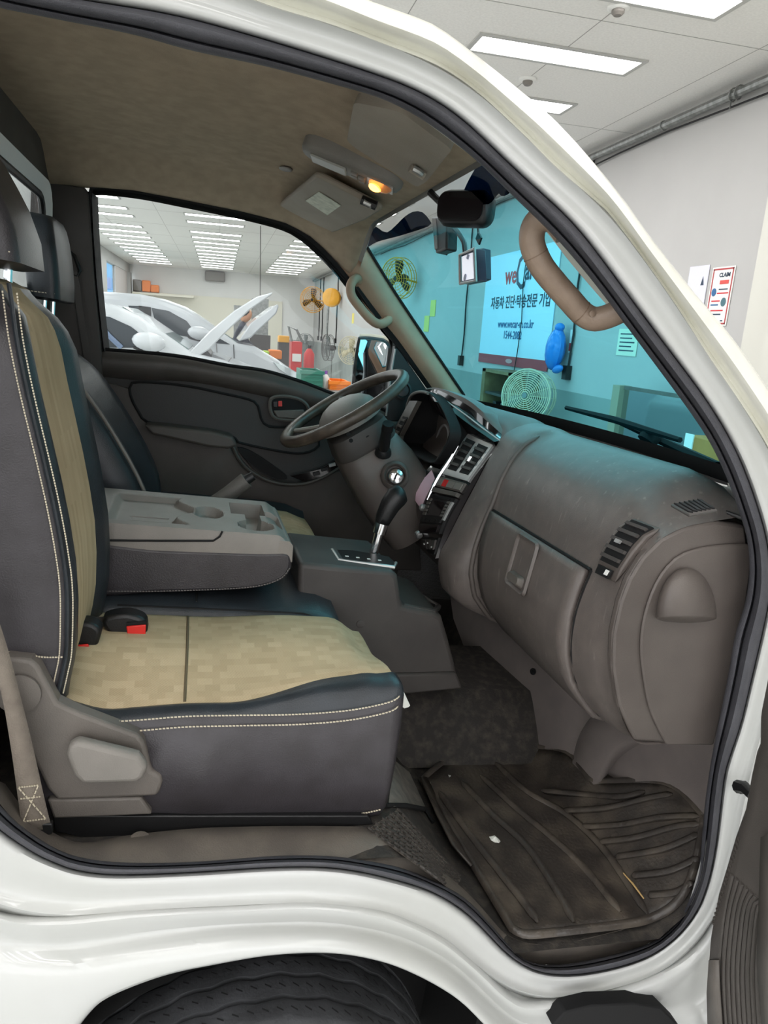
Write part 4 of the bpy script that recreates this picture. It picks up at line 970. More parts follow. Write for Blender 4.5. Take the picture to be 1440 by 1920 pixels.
mk('backrest_top', loft([BKR[0], [V(lerp(p.x, -.34, .5), lerp(p.y, 1.14, .3), p.z+.04) for p in BKR[0]], [V(-.36, 1.14, BKR[0][0].z+.05) for p in BKR[0]]]), M_LEATHB, ds, smooth=80)
mk('piping', tube([V(p.x-.010, .93, p.z) for p in dd], .0045, 8), M_GREYPL, ds)
headrest(ds, 1.00, 1.26, -.078, -.035, M_LEATHB, M_LEATHER, .5, .3)

# ================================================================== far (driver) door
fd = thing('driver_door', 'dark grey driver door panel with window, seen across the cab', 'door')
YD = 1.42
wtop = [(185, 655), (324, 667), (428, 686), (497, 696), (567, 717), (625, 739), (700, 762), (770, 790)]
lowp = [(790, 900), (790, 1080), (560, 1080), (300, 1070), (190, 1060)]
mk('door_shell', prism([q(x, y, YD+.012) for x, y in cr2(wtop, 24)+lowp], (0, .05, 0)), M_DOORI, fd, bevel=.004)
# upper rolled ledge
l1 = cr2(wtop, 30); l2 = cr2([(188, 705), (250, 712), (358, 716), (473, 738), (560, 760), (640, 790), (700, 810), (770, 830)], 30)
mk('upper_ledge', loft([[q(x, y, YD+.03) for x, y in l1], [q(x, y, YD-.008) for x, y in [(a[0], a[1]+4) for a in l1]], [q(lerp(a[0], b[0], .5), lerp(a[1], b[1], .5), YD-.016) for a, b in zip(l1, l2)], [q(x, y, YD+.004) for x, y in l2], [q(x, y, YD+.02) for x, y in l2]]), M_DOOR, fd, smooth=70)
mk('window_weatherstrip', tube([q(x, y-1, YD+.01) for x, y in l1], .006, 6), M_BLACKM, fd)
inp = cr([q(x, y, YD) for x, y in ((243, 728), (252, 717), (300, 718), (358, 725), (420, 738), (470, 750), (484, 762), (490, 786), (506, 800), (560, 803), (600, 830), (560, 850), (450, 830), (436, 818), (360, 806), (280, 792), (262, 775), (248, 750)) ], 70, True)
ins2 = mk('door_insert', prism(inp, (0, .02, 0)), M_DOORI, fd, bevel=.003)
mk('insert_groove', tube([p+V(0, -.001, 0) for p in inp], .0045, 6, closed=True), M_BLACKM, ins2)
# mid/lower panel around the handle
lowf = [(186, 712), (243, 728), (262, 780), (285, 800), (436, 822), (452, 850), (475, 880), (520, 905), (567, 908), (640, 880), (700, 850), (780, 840), (790, 1070), (190, 1060)]
mk('lower_panel', prism([q(x, y, YD+.004) for x, y in lowf], (0, .02, 0)), M_DOOR, fd, bevel=.004)
ar = [(270, 797), (300, 798), (400, 810), (436, 819), (446, 836), (428, 842), (390, 838), (285, 815)]
mk('armrest', prism([q(x, y, YD-.085) for x, y in ar], (0, .09, 0)), M_DOOR, fd, bevel=.008, bseg=3)
bow = cr([q(x, y, YD-.03) for x, y in ((436, 836), (448, 860), (468, 882), (500, 900), (535, 908), (570, 907), (605, 895), (640, 874), (660, 860))], 40)
mk('pocket_bow', tube(bow, .010, 8, flat=.7), M_DOOR, fd)
poc = cr([q(x, y, YD-.02) for x, y in ((446, 840), (470, 846), (505, 868), (540, 895), (520, 898), (485, 880), (458, 858))], 30, True)
mk('pocket', prism(poc, (0, .02, 0)), M_BLACKM, fd)
swp = [q(x, y, YD-.035) for x, y in ((545, 893), (600, 880), (638, 858), (641, 872), (605, 893), (570, 903))]
swo = mk('window_switches', prism(swp, (0, .02, 0)), M_GLOSSBLK, fd)
for k in range(3): mk('switch', obox(swp[1].lerp(swp[2], k*.38)+V(-.01, -.003, -.015), (1, 0, .4), (0, 1, 0), (-.4, 0, 1), .022, .014, .010), M_SILVER if k == 2 else M_BLACK, swo)
# inner door handle
hcv = cr([q(x, y, YD-.012) for x, y in ((508, 748), (530, 743), (560, 748), (577, 762), (576, 782), (560, 788), (520, 785), (508, 772))], 30, True)
hh = mk('handle_bezel', tube(hcv, .006, 6, closed=True), M_TRIM, fd)
mk('handle_cup', prism(hcv, (0, .01, 0)), M_BLACKM, fd)
mk('door_handle', prism([q(x, y, YD-.02) for x, y in ((513, 770), (570, 768), (572, 780), (558, 786), (520, 783))], (0, .012, 0)), M_TRIM, fd, bevel=.003)
mk('lock_tab', prism([q(x, y, YD-.018) for x, y in ((522, 752), (529, 752), (529, 762), (522, 762))], (0, .01, 0)), M_RED, fd)
mk('lock_lever', prism([q(x, y, YD-.02) for x, y in ((512, 752), (521, 752), (521, 765), (512, 763))], (0, .012, 0)), M_BLACK, fd, bevel=.002)
# window frame and glass
fw = [(172, 450), (167, 390), (167, 368), (178, 359), (254, 366), (348, 384), (462, 408), (532, 427), (567, 446), (601, 476), (640, 518), (680, 570), (722, 620), (741, 652), (730, 720), (722, 780)]
f2 = cr2(fw, 50)
fr_in = [q(x, y, YD) for x, y in f2]
mk('window_frame', loft([[p+V(0, -.01, .004) for p in fr_in], [p+V(0, -.012, .020) for p in fr_in], [p+V(0, .05, .020) for p in fr_in], [p+V(0, .05, -.002) for p in fr_in]]), M_BLACKM, fd)
rear_e = [q(x, y, YD-.012) for x, y in ((169, 360), (172, 430), (178, 520), (186, 600), (193, 660))]
mk('window_frame', loft([rear_e, [p+V(-.034, 0, 0) for p in rear_e], [p+V(-.034, .075, 0) for p in rear_e], [p+V(.012, .075, 0) for p in rear_e], [p+V(.004, .0, 0) for p in rear_e]]), M_BLACKM, fd)
gp = [q(x, y, YD+.02) for x, y in f2]+[q(x, y, YD+.02) for x, y in ((722, 780), (625, 745), (497, 702), (324, 672), (188, 660))]
mk('window_glass', prism(gp, (0, .003, 0)), M_CLEAR, fd)
# mirror sail with tweeter
sail = mk('sail_panel', prism([q(x, y, YD-.015) for x, y in ((741, 648), (752, 660), (800, 730), (800, 790), (722, 790), (730, 720))], (0, .03, 0)), M_BLACK, fd, bevel=.003)
mk('sail_trim', tube([q(x, y, YD-.018) for x, y in ((741, 654), (735, 690), (730, 725), (724, 780))], .0035, 6), M_SILVER, sail)
tw = q(755, 732, YD-.02)
mk('tweeter', lathe([(.030, 0), (.030, .008), (.024, .010), (.020, .004), (0, .006)], tw, (-.2, -1, .1), 24), M_BLACK, sail)
mk('door_edge_strip', loft([[q(x, y, YD-.014) for x, y in ((716, 616), (760, 672), (800, 728))], [q(x, y, YD-.014) for x, y in ((728, 612), (772, 668), (812, 728))]]), M_BLACKM, fd, solid=.004)

# far B pillar trim (part of the cab) and belt anchor
bp = mk('far_b_pillar', prism([q(x, y, YD-.02) for x, y in ((60, 335), (120, 345), (160, 352), (166, 365), (176, 520), (190, 660), (192, 720), (150, 720), (60, 700))], (0, .06, 0)), M_TRIMD, cabt, bevel=.004)
mk('far_body_side', prism([q(x, y, YD+.03) for x, y in ((20, 300), (156, 345), (172, 660), (180, 1010), (20, 1010))], (0, .05, 0)), M_BODY, cabt)
mk('belt_guide', tube([q(x, y, YD-.03) for x, y in ((128, 470), (140, 480), (150, 508), (144, 518), (132, 512))], .006, 6), M_BLACK, bp)
mk('seat_belt', prism([q(x, y, YD-.035) for x, y in ((132, 510), (145, 510), (172, 680), (160, 690))], (0, .002, 0)), M_TRIMD, bp)

# far outside mirror
om = thing('door_mirror', 'cream rimmed outside mirror beyond the steering wheel', 'mirror')
mo = cr([q(x, y, 1.60) for x, y in ((672, 640), (680, 630), (715, 633), (728, 638), (734, 652), (724, 740), (716, 770), (668, 770), (662, 720))], 40, True)
mcn = sum(mo, V(0, 0, 0))/len(mo)
mk('housing', loft([mo, [p+(p-mcn)*.06+V(.006, .006, 0) for p in mo], [p+(p-mcn)*.02+V(.05, .03, 0) for p in mo], [p+(mcn-p)*.4+V(.08, .04, 0) for p in mo]], True, True), mat('cream_mirror_shell', (214, 212, 194), .4), om, smooth=60)
mk('mirror_glass', prism([p+(mcn-p)*.10+V(-.004, -.002, 0) for p in mo], (.003, .001, 0)), mat('mirror_glass', (200, 200, 205), 0.03, 1.0), om)
mk('mirror_rim', tube([p+(mcn-p)*.05+V(-.003, -.002, 0) for p in mo], .006, 6, closed=True), M_BLACK, om)
mk('arm', tube([mcn+V(.06, .0, -.02), mcn+V(.16, -.06, -.06), V(.72, 1.46, -.14)], .02, 8), M_BLACK, om)

# ================================================================== roof fittings
def slab(corners, th, m, name, par, r=.02, bev=.006):
    pts = [Vector(p) for p in corners]; n = (pts[1]-pts[0]).cross(pts[3]-pts[0]).normalized()
    if n.z > 0: n = -n
    out = []; k = len(pts)
    for i, p in enumerate(pts):
        a = (pts[i-1]-p).normalized(); b = (pts[(i+1) % k]-p).normalized()
        for t in (0, .25, .5, .75, 1): out.append(p+a*r*(1-t)**2+b*r*t*t)
    return mk(name, prism(out, n*th), m, par, bevel=bev), n
dvs = thing('driver_sun_visor', 'grey sun visor with white label patch folded up over the driver side', 'sun visor')
vq = [qz(596, 317, .396), qz(722, 382, .352), qz(690, 402, .345), qz(614, 433, .348), qz(525, 377, .396)]
vb, vn = slab(vq, .016, M_VISOR, 'visor_body', dvs)
def on_plane(px_, py_, p0, n, off=0):
    d = RC @ Vector((px_-CXP, py_-CYP, F)); p0 = p0+n*off
    return CC+d*((p0-CC).dot(n)/d.dot(n))
lab = [on_plane(x, y, vq[0], vn, .0165) for x, y in ((598, 359), (639, 385), (614, 403), (573, 376))]
mk('warning_label', prism(lab, vn*.001), mat('label_paper', (214, 216, 198), .6, col2=(186, 190, 172), nscale=60), dvs)
mk('visor_clip', tube([on_plane(x, y, vq[0], vn, .02) for x, y in ((682, 378), (693, 383), (700, 388))], .007, 8), M_SILVER, dvs)
mk('clip_mount', tube([on_plane(x, y, vq[0], vn, .016) for x, y in ((678, 374), (706, 386))], .011, 8), M_BLACK, dvs)
pvs = thing('passenger_sun_visor', 'grey sun visor folded up beside the door opening', 'sun visor')
pq = [qz(672, 172, .385), qz(657, 248, .396), qz(672, 262, .392), qz(788, 337, .352), qz(806, 326, .350), qz(856, 262, .352), qz(760, 190, .372)]
pb, pn = slab(pq, .016, M_VISOR, 'visor_body', pvs, r=.015)
mk('visor_clip', tube([on_plane(x, y, pq[1], pn, .018) for x, y in ((775, 316), (784, 321), (790, 326))], .006, 8), M_SILVER, pvs)
mk('clip_mount', tube([on_plane(x, y, pq[1], pn, .014) for x, y in ((770, 312), (796, 328))], .010, 8), M_VISOR, pvs)
# overhead lamp
ol = thing('overhead_map_lamp', 'capsule shaped roof lamp with one bulb glowing orange', 'roof lamp')
A, Bp = qz(593, 277, .412), qz(732, 336, .372)
ax = (Bp-A).normalized(); sd = V(0, 1, 0); sd = (sd-ax*sd.dot(ax)).normalized(); dn = ax.cross(sd)
if dn.z > 0: dn = -dn
Lc = (Bp-A).length
def caps(w_, l0, l1, off, n=9):
    out = []
    for s_, cpt, a0 in ((1, l1-w_, -90), (-1, l0+w_, 90)):
        for k in range(n): 
            a = math.radians(a0+180*k/(n-1)); out.append(A+ax*(cpt+w_*math.cos(a))+sd*(w_*math.sin(a))+dn*off)
    return out
W = .040
mk('lamp_body', loft([caps(W+.004, -.03, Lc+.03, -.03), caps(W+.004, -.03, Lc+.03, .008), caps(W-.004, -.024, Lc+.024, .018), caps(W-.014, -.014, Lc+.014, .021)], True, True), M_GREYPL, ol, smooth=50)
def lp_(u, v, h): return A+ax*(u*Lc)+sd*(v*W)+dn*h
def lbox(u0, u1, v0, v1, h0, h1): return prism([lp_(u0, v0, h0), lp_(u1, v0, h0), lp_(u1, v1, h0), lp_(u0, v1, h0)], dn*(h1-h0))
mk('unlit_lens', lbox(-.02, .46, -.62, .62, .018, .025), mat('frosted_lens', (158, 156, 150), .35, bump=.4, bscale=200), ol, bevel=.004)
for u0, v0 in ((.52, -.55), (.52, -.0), (.62, -.28), (.62, .28)): mk('lamp_switch', lbox(u0, u0+.09, v0, v0+.42, .018, .025), M_GREYPL, ol, bevel=.0015)
mk('lens_well', lbox(.74, 1.08, -.66, .66, .019, .022), M_SILVER, ol)
mk('lit_lens', ellipsoid(lp_(.91, -.05, .022), ax*.16*Lc, sd*.62*W, dn*.012), mat('lamp_lens_clear', (236, 190, 140), .1, trans=.6), ol)
mk('lit_bulb', ellipsoid(lp_(.86, -.15, .030), ax*.085*Lc, sd*.36*W, dn*.008), mat('orange_bulb', (255, 176, 84), .3, emit=7.0, ecol=(255, 166, 70)), ol)
gm = qz(536, 317, .425)
gro = mk('roof_grommet', ellipsoid(gm, V(.018, 0, 0), V(0, .024, 0), V(0, 0, .004)), M_GREYPL); tag(gro, 'small oval grey plug in the headliner near the roof lamp', 'plug')
# grab handles
gh = thing('passenger_grab_handle', 'beige curved grab handle on the near windscreen pillar', 'grab handle')
GP = cr([q(x, y, Y) for x, y, Y in ((1062, 437, .045), (1040, 412, .058), (1015, 410, .072), (1000, 428, .085), (998, 458, .090), (1014, 497, .09), (1042, 533, .09), (1068, 562, .09), (1090, 586, .09), (1112, 598, .085), (1138, 594, .072), (1170, 580, .055), (1192, 572, .04))], 60)
mk('grip', tube(GP, [.0185]*60, 14), M_HANDLE, gh)
for i in (20, 42): mk('joint_ring', tube([GP[i]-(GP[i+1]-GP[i]).normalized()*.0008, GP[i]+(GP[i+1]-GP[i]).normalized()*.0008], .0188, 16), mat('handle_joint', (118, 98, 82), .6), gh)
mk('screw_cover', lathe([(.005, 0), (.005, .0015), (.004, .002), (0, .002)], q(1110, 588, .068), (0, -1, 0), 12), M_HANDLE, gh)
fgh = thing('driver_grab_handle', 'beige grey grab handle on the far windscreen pillar', 'grab handle')
FG = cr([q(x, y, Y) for x, y, Y in ((672, 522, 1.385), (663, 525, 1.36), (657, 538, 1.345), (660, 556, 1.34), (676, 578, 1.34), (694, 598, 1.34), (708, 607, 1.345), (720, 606, 1.36), (731, 597, 1.385))], 40)
mk('grip', tube(FG, .0145, 12), M_PILLAR, fgh)
for p_, nm in ((FG[0], 0), (FG[-1], 1)): mk('end_cap', ellipsoid(p_, V(.019, 0, 0), V(0, .012, 0), V(0, 0, .019)), M_PILLAR, fgh)
mk('backing_recess', prism([q(x, y, 1.392) for x, y in ((667, 538), (672, 537), (716, 596), (708, 600))], (0, .004, 0)), M_BLACKM, fgh)
# rear view mirror, recorder, display
rv = thing('rear_view_mirror', 'black interior rear view mirror hanging at the windscreen top', 'mirror')
mc_ = qx(864, 388, .50)
mk('mirror_shell', loft([rrect(mc_+V(dx, dx*.6, 0), (.62, -.78, .0), (-.08, -.05, 1), w_, h_, min(w_, h_)*.35) for dx, dy, w_, h_ in ((.0, 0, .115, .062), (.010, 0, .125, .072), (.026, 0, .12, .068), (.04, 0, .07, .04))], True, True), M_BLACK, rv, smooth=60)
mk('mirror_face', prism(rrect(mc_+V(-.002, -.001, 0), (.62, -.78, 0), (-.08, -.05, 1), .108, .055, .02), (-.002, -.0015, 0)), M_GLOSSBLK, rv)  # black colour stands in for the dark cab reflected in the glass
mk('stem', tube([mc_+V(.03, .03, .02), qx(822, 376, .485), qx(806, 360, .468)], [.010, .008, .008], 8), M_BLACK, rv)
drc = thing('dash_recorder', 'black box recorder stuck to the windscreen beside the mirror', 'recorder')
rcx = [qx(x, y, .56) for x, y in ((808, 406), (826, 405), (838, 414), (836, 468), (816, 475))]
mk('case', prism(rcx, (.03, 0, 0)), M_BLACK, drc, bevel=.005)
mk('bezel', prism([qx(x, y, .558) for x, y in ((810, 410), (816, 410), (820, 466), (815, 468))], (.002, 0, 0)), M_TRIM, drc)
mk('mount', tube([qx(824, 440, .59), qx(840, 430, .60), qx(850, 425, .62)], .006, 8), M_BLACK, drc)
mk('cable', tube(cr([qx(x, y, .585) for x, y in ((836, 470), (838, 478), (834, 474))], 8), .002, 6), M_CABLE, drc)
vd = thing('small_display', 'small silver framed display unit hanging on the windscreen', 'display')
fdp = [qx(x, y, .565) for x, y in ((862, 478), (890, 466), (893, 526), (863, 532))]
mk('case', prism([p+V(.003, 0, 0) for p in fdp], (.018, -.012, 0)), mat('dark_blue_case', (52, 58, 74), .35), vd, bevel=.002)
mk('case_back', prism([qx(x, y, .59) for x, y in ((893, 466), (905, 465), (906, 522), (894, 527))], (.02, 0, 0)), MATS['dark_blue_case'], vd, bevel=.002)
mk('frame', tube([p+V(.0, 0, 0) for p in fdp], .0035, 6, closed=True), M_SILVER, vd)
scn = [fdp[0].lerp(fdp[1], .16).lerp(fdp[3].lerp(fdp[2], .16), .10), fdp[0].lerp(fdp[1], .86).lerp(fdp[3].lerp(fdp[2], .86), .10), fdp[0].lerp(fdp[1], .86).lerp(fdp[3].lerp(fdp[2], .86), .92), fdp[0].lerp(fdp[1], .16).lerp(fdp[3].lerp(fdp[2], .16), .92)]
mk('screen', prism([p+V(-.001, 0, 0) for p in scn], (.002, 0, 0)), mat('lit_screen', (232, 232, 238), .3, emit=.5, ecol=(226, 228, 240)), vd)
sc2 = sum(scn, V(0, 0, 0))/4
mk('screen_icon', lathe([(.0075, 0), (.0075, .001), (0, .001)], sc2+V(-.002, 0, -.022), (-1, 0, 0), 16), mat('icon_grey', (150, 156, 176), .5), vd)
mk('screen_icon', obox(sc2+V(-.002, .004, .022), (0, 1, .3), (1, 0, 0), (0, -.3, 1), .014, .001, .010), MATS['icon_grey'], vd)
mk('bracket', tube(cr([qx(x, y, .575) for x, y in ((872, 474), (870, 455), (862, 440), (852, 428))], 14), [.006]*14, 8), M_BLACK, vd)
mk('bracket_clip', obox(qx(898, 447, .59), (0, 1, .6), (1, 0, 0), (0, -.6, 1), .03, .004, .016), M_BLACK, vd)
mk('cable', tube(cr([qx(x, y, .60) for x, y in ((898, 445), (896, 425), (897, 400), (903, 392))], 12), .003, 6), M_CABLE, vd)
# windscreen wiper, outside
wp = thing('windscreen_wiper', 'black wiper arm lying along the windscreen base outside', 'wiper')
mk('blade', tube([ws(.90, .30)+V(.03, 0, .0), ws(.885, .55)+V(.03, 0, 0), ws(.88, .78)+V(.03, 0, 0)], [.006, .009, .006], 6), M_BLACKM, wp)
mk('arm', tube([ws(.97, .22)+V(.035, 0, 0), ws(.93, .42)+V(.05, 0, 0), ws(.89, .56)+V(.04, 0, 0)], [.012, .009, .006], 6), M_BLACKM, wp)
mk('pivot', lathe([(.022, 0), (.022, .02), (.012, .028), (0, .028)], ws(.905, .42)+V(.03, 0, -.02), (.6, 0, 1), 14), M_BLACKM, wp)

# ================================================================== belts, buckles
bk = thing('seat_belt_buckle', 'black belt buckle with red button lying on the beige cushion', 'buckle')
bc = q(232, 1177, .42)
mk('housing', prism(cr([q(x, y, .355) for x, y in ((190, 1166), (205, 1156), (240, 1152), (270, 1162), (276, 1178), (272, 1194), (240, 1197), (205, 1190))], 26, True), (0, .04, 0)), M_BLACK, bk, bevel=.008, bseg=3)
mk('release_button', prism([q(x, y, .353) for x, y in ((237, 1173), (274, 1170), (273, 1190), (240, 1197))], (0, -.004, 0)), M_RED, bk, bevel=.002)
mk('slot', prism([q(x, y, .3535) for x, y in ((237, 1167), (273, 1164), (274, 1170), (237, 1173))], (0, -.001, 0)), M_BLACKM, bk)
mk('strap', prism([q(x, y, .375) for x, y in ((150, 1170), (180, 1158), (205, 1158), (205, 1172), (160, 1184))], (0, .004, 0)), M_TRIMD, bk)
bk2 = thing('seat_belt_buckle', 'black belt buckle with red button half hidden behind the passenger backrest', 'buckle')
mk('housing', prism(cr([q(x, y, .30) for x, y in ((140, 1175), (160, 1168), (180, 1174), (189, 1188), (178, 1222), (168, 1230), (140, 1228))], 22, True), (0, .04, 0)), M_BLACK, bk2, bevel=.007, bseg=3)
mk('release_button', prism([q(x, y, .298) for x, y in ((146, 1208), (166, 1206), (170, 1222), (150, 1224))], (0, -.004, 0)), M_RED, bk2, bevel=.002)
bs = thing('seat_belt', 'grey brown seat belt webbing running down beside the passenger seat', 'seat belt')
M_BELT = mat('belt_webbing', (112, 103, 94), .8, col2=(128, 119, 108), nscale=30, bump=.5, bscale=500)
bl = cr([q(x, y, .052) for x, y in ((-60, 1130), (-30, 1190), (2, 1300), (20, 1400), (34, 1500), (42, 1560))], 20)
br_ = cr([q(x, y, .062) for x, y in ((-14, 1130), (14, 1215), (42, 1320), (64, 1410), (84, 1500), (97, 1552))], 20)
mk('webbing', loft([bl, mix(bl, br_, .5), br_]), M_BELT, bs, solid=.002, smooth=70)
mk('stitching', join(*[stitches([bl[k].lerp(br_[k], .1)+V(0, -.003, 0), bl[k].lerp(br_[k], .9)+V(0, -.003, 0)], 9, .0016) for k in (15, 16, 18)]+[stitches([bl[15].lerp(br_[15], .1)+V(0, -.003, 0), bl[18].lerp(br_[18], .9)+V(0, -.003, 0)], 9, .0016), stitches([bl[15].lerp(br_[15], .9)+V(0, -.003, 0), bl[18].lerp(br_[18], .1)+V(0, -.003, 0)], 9, .0016)]), M_STITCH, bs)
mk('anchor', prism([q(x, y, .058) for x, y in ((34, 1545), (98, 1545), (98, 1565), (60, 1570), (38, 1560))], (0, .01, 0)), M_BLACK, bs, bevel=.002)

# ================================================================== floor mat and litter
fm_ = thing('floor_mat', 'muddy black rubber floor mat in the passenger footwell', 'floor mat')
fa_ = cr2([(790, 1465), (830, 1432), (870, 1408), (985, 1402), (1062, 1412), (1095, 1450), (1120, 1467), (1250, 1472), (1318, 1532)], 46)
fb_ = cr2([(960, 1745), (985, 1756), (1040, 1752), (1100, 1745), (1160, 1738), (1215, 1727), (1265, 1698), (1298, 1640), (1319, 1540)], 46)
hm = lambda x, y: floor_z(x, y)+.012
MRows = [[qh(lerp(a[0], b[0], t), lerp(a[1], b[1], t), hm) for a, b in zip(fa_, fb_)] for t in [i/14 for i in range(15)]]
mk('mat_sheet', loft(MRows), M_MAT, fm_, smooth=80, solid=.006)
edge = MRows[0]+[r[-1] for r in MRows[1:]]+MRows[-1][::-1][1:]+[r[0] for r in MRows[::-1][1:-1]]
mk('raised_rim', tube([p+V(0, 0, .005) for p in edge], .008, 6, closed=True, flat=.9), M_MAT, fm_, smooth=60)
ribs = [[(390, 500), (520, 620), (640, 720), (760, 830), (900, 1000)], [(320, 520), (430, 640), (560, 760), (680, 940), (730, 1040)], [(440, 450), (560, 560), (700, 640), (830, 760), (930, 900), (1000, 1010)], [(240, 560), (340, 700), (450, 840), (560, 980), (600, 1040)],
    [(610, 555), (760, 570), (900, 580), (990, 560)], [(690, 630), (850, 620), (1000, 585), (1090, 570)], [(750, 690), (900, 682), (1050, 655), (1190, 650)], [(820, 745), (950, 730), (1100, 690), (1190, 680)], [(880, 800), (1050, 772), (1190, 715)], [(940, 868), (1080, 850), (1190, 800)], [(1000, 940), (1100, 930), (1165, 890)]]
for r in ribs:
    pts = cr([qh(700+x/1.946, 1200+y/1.946, hm) for x, y in r], 24)
    mk('rib', tube([p+V(0, 0, .005) for p in pts], [.003]+[.009]*22+[.003], 6, flat=.8), M_MAT, fm_, smooth=60)
mk('mat_flap', loft([[qh(x, y, hm)+V(0, 0, .02) for x, y in ((786, 1470), (815, 1540), (845, 1600), (880, 1640))], [qh(x, y, hm)+V(0, 0, .008) for x, y in ((800, 1464), (832, 1535), (862, 1590), (884, 1628))]]), M_MAT, fm_, solid=.004, smooth=70)
tun = mk('tunnel_floor', loft([[V(x, y, z) for x in (.42, .6, .8, .9, .96)] for y, z in ((.55, -.975), (.60, -.90), (.66, -.82), (.9, -.80))]), M_CARPET, cabt, smooth=80)
def scrap(name, label, px_, py_, sx, sy, sz, m, cat, rot=0.3, fl=hm):
    p = qh(px_, py_, fl); r = random.Random(px_); v = []
    pts = []
    for k in range(8):
        a = 2*math.pi*k/8; s_ = .7+.5*r.random(); pts.append(p+V(math.cos(a+rot)*sx*s_, math.sin(a+rot)*sy*s_, .003+.004*r.random()))
    c = p+V(0, 0, sz); vs = pts+[c, p]
    f = [(k, (k+1) % 8, 8) for k in range(8)]+[((k+1) % 8, k, 9) for k in range(8)]
    return tag(mk(name, (vs, f), m, smooth=None), label, cat)
M_SCRAP = mat('paper_scrap', (226, 226, 218), .8)
scrap('paper_scrap', 'crumpled white paper scrap on the rubber mat ridges', 927, 1577, .010, .013, .012, M_SCRAP, 'litter')
scrap('pebble', 'tiny pale pebble on the right half of the mat', 1163, 1580, .005, .004, .005, mat('pebble', (206, 196, 170), .8), 'pebble')
scrap('pebble', 'pinkish chip lying by the mat near edge', 1229, 1680, .007, .007, .008, mat('pink_chip', (196, 166, 146), .8), 'pebble')
scrap('pebble', 'grey white chip between the mat ridges', 1059, 1596, .004, .004, .005, mat('grey_chip', (190, 192, 188), .8), 'pebble')
scrap('pebble', 'pale chip near the far left mat corner', 842, 1458, .004, .004, .005, MATS['grey_chip'], 'pebble')
scrap('pebble', 'cream crumb by the far left mat rim', 804, 1472, .005, .004, .005, MATS['pebble'], 'pebble')
scrap('pebble', 'white crumb on the dark floor near the console', 876, 1338, .004, .004, .005, M_SCRAP, 'litter')
p1_, p2_ = qh(1166, 1648, hm)+V(0, 0, .014), qh(1204, 1696, hm)+V(0, 0, .014)
tag(mk('straw_stick', tube([p1_, p1_.lerp(p2_, .5)+V(0, .002, .002), p2_], [.0012, .002, .0014], 6), mat('straw', (206, 172, 116), .7)), 'thin tan straw stick lying along a mat ridge', 'stick')
tis = thing('tissue_scrap', 'torn white tissue sticking out by the seat front corner', 'litter')
tq = [q(x, y, .30) for x, y in ((724, 1284), (740, 1282), (754, 1300), (766, 1326), (758, 1328), (742, 1316), (728, 1300))]
mk('sheet', prism(tq, (.004, .003, .002)), M_SCRAP, tis)

# ================================================================== open passenger door at the right edge
nd = thing('passenger_door', 'open passenger door edge with dark ribbed inner panel at picture right', 'door')
def yd(px_): return -.075-(px_-1326)*.0011
ed = [(1452, 1180), (1438, 1290), (1427, 1345), (1426, 1405), (1418, 1424), (1408, 1470), (1397, 1532), (1378, 1585), (1362, 1640), (1345, 1695), (1333, 1760), (1327, 1840), (1328, 1940), (1332, 2080)]
lft = [q(x, y, yd(x)) for x, y in ed]; cols_ = []
for f in (0, .08, .16, .25, .35, .5, .7, 1): cols_.append([q(lerp(x, 1600, f), y+10*f, yd(lerp(x, 1600, f))) for x, y in ed])
rgt = cols_[-1]
mk('inner_card', loft([[p+V(.02, .02, 0) for p in lft]]+cols_), M_DOOR, nd, smooth=60)
for k in range(9):
    pts = [q(1352+k*9+d, y, yd(1352+k*9+d)-.001) for y, d in ((1640+k*8, 22), (1700, 8), (1760, 0), (1820, -4), (1880, -2), (1940, 2))]
    mk('rib', tube(cr(pts, 16), .0035, 6), M_DOOR, nd)
teeth = []
for k in range(20):
    x, y = lerp(1386, 1338, k/19), lerp(1572, 1730, k/19)
    teeth.append(obox(q(x, y, yd(x)), (.4, 0, -1), (0, 1, 0), (1, 0, .4), .005, .004, .005))
tag(mk('serrated_edge', join(*teeth), M_DOOR, nd), kind='stuff')
mk('lower_trim', loft([[q(x, y, yd(x)-.004) for x, y in ((1330, 1800), (1326, 1860), (1328, 1940))], [q(x, y, yd(x)-.008) for x, y in ((1348, 1800), (1350, 1860), (1356, 1940))]]), M_TRIM, nd, solid=.003)
mk('door_pocket', loft([[q(x, y, yd(x)-.01) for x, y in ((1428, 1570), (1424, 1700), (1420, 1800), (1430, 1930))], [q(x, y, yd(x)-.03) for x, y in ((1448, 1560), (1444, 1700), (1440, 1810), (1450, 1930))], [q(x, y, yd(x)-.04) for x, y in ((1500, 1560), (1500, 1700), (1500, 1810), (1500, 1930))]]), M_TRIM, nd, solid=.003, smooth=70)
mk('check_link', tube([q(1385, 1475, -.03), q(1398, 1478, -.05), q(1410, 1492, -.07)], [.012, .010, .008], 10), M_BLACK, nd)
mk('hinge_bolt', lathe([(.012, 0), (.012, .008), (.006, .010), (0, .010)], q(1390, 1474, -.035), (0, -1, 0), 6), M_BLACK, nd)
mk('door_skin', loft([[p+V(.07, -.02, 0) for p in lft], [p+V(.07, -.02, 0) for p in rgt]]), M_BODY, nd, solid=.004)

# ================================================================== workshop things
XW = XR-0.003
def wall_pt(x, y, off=0.0): return gx(x, y, XW-off)
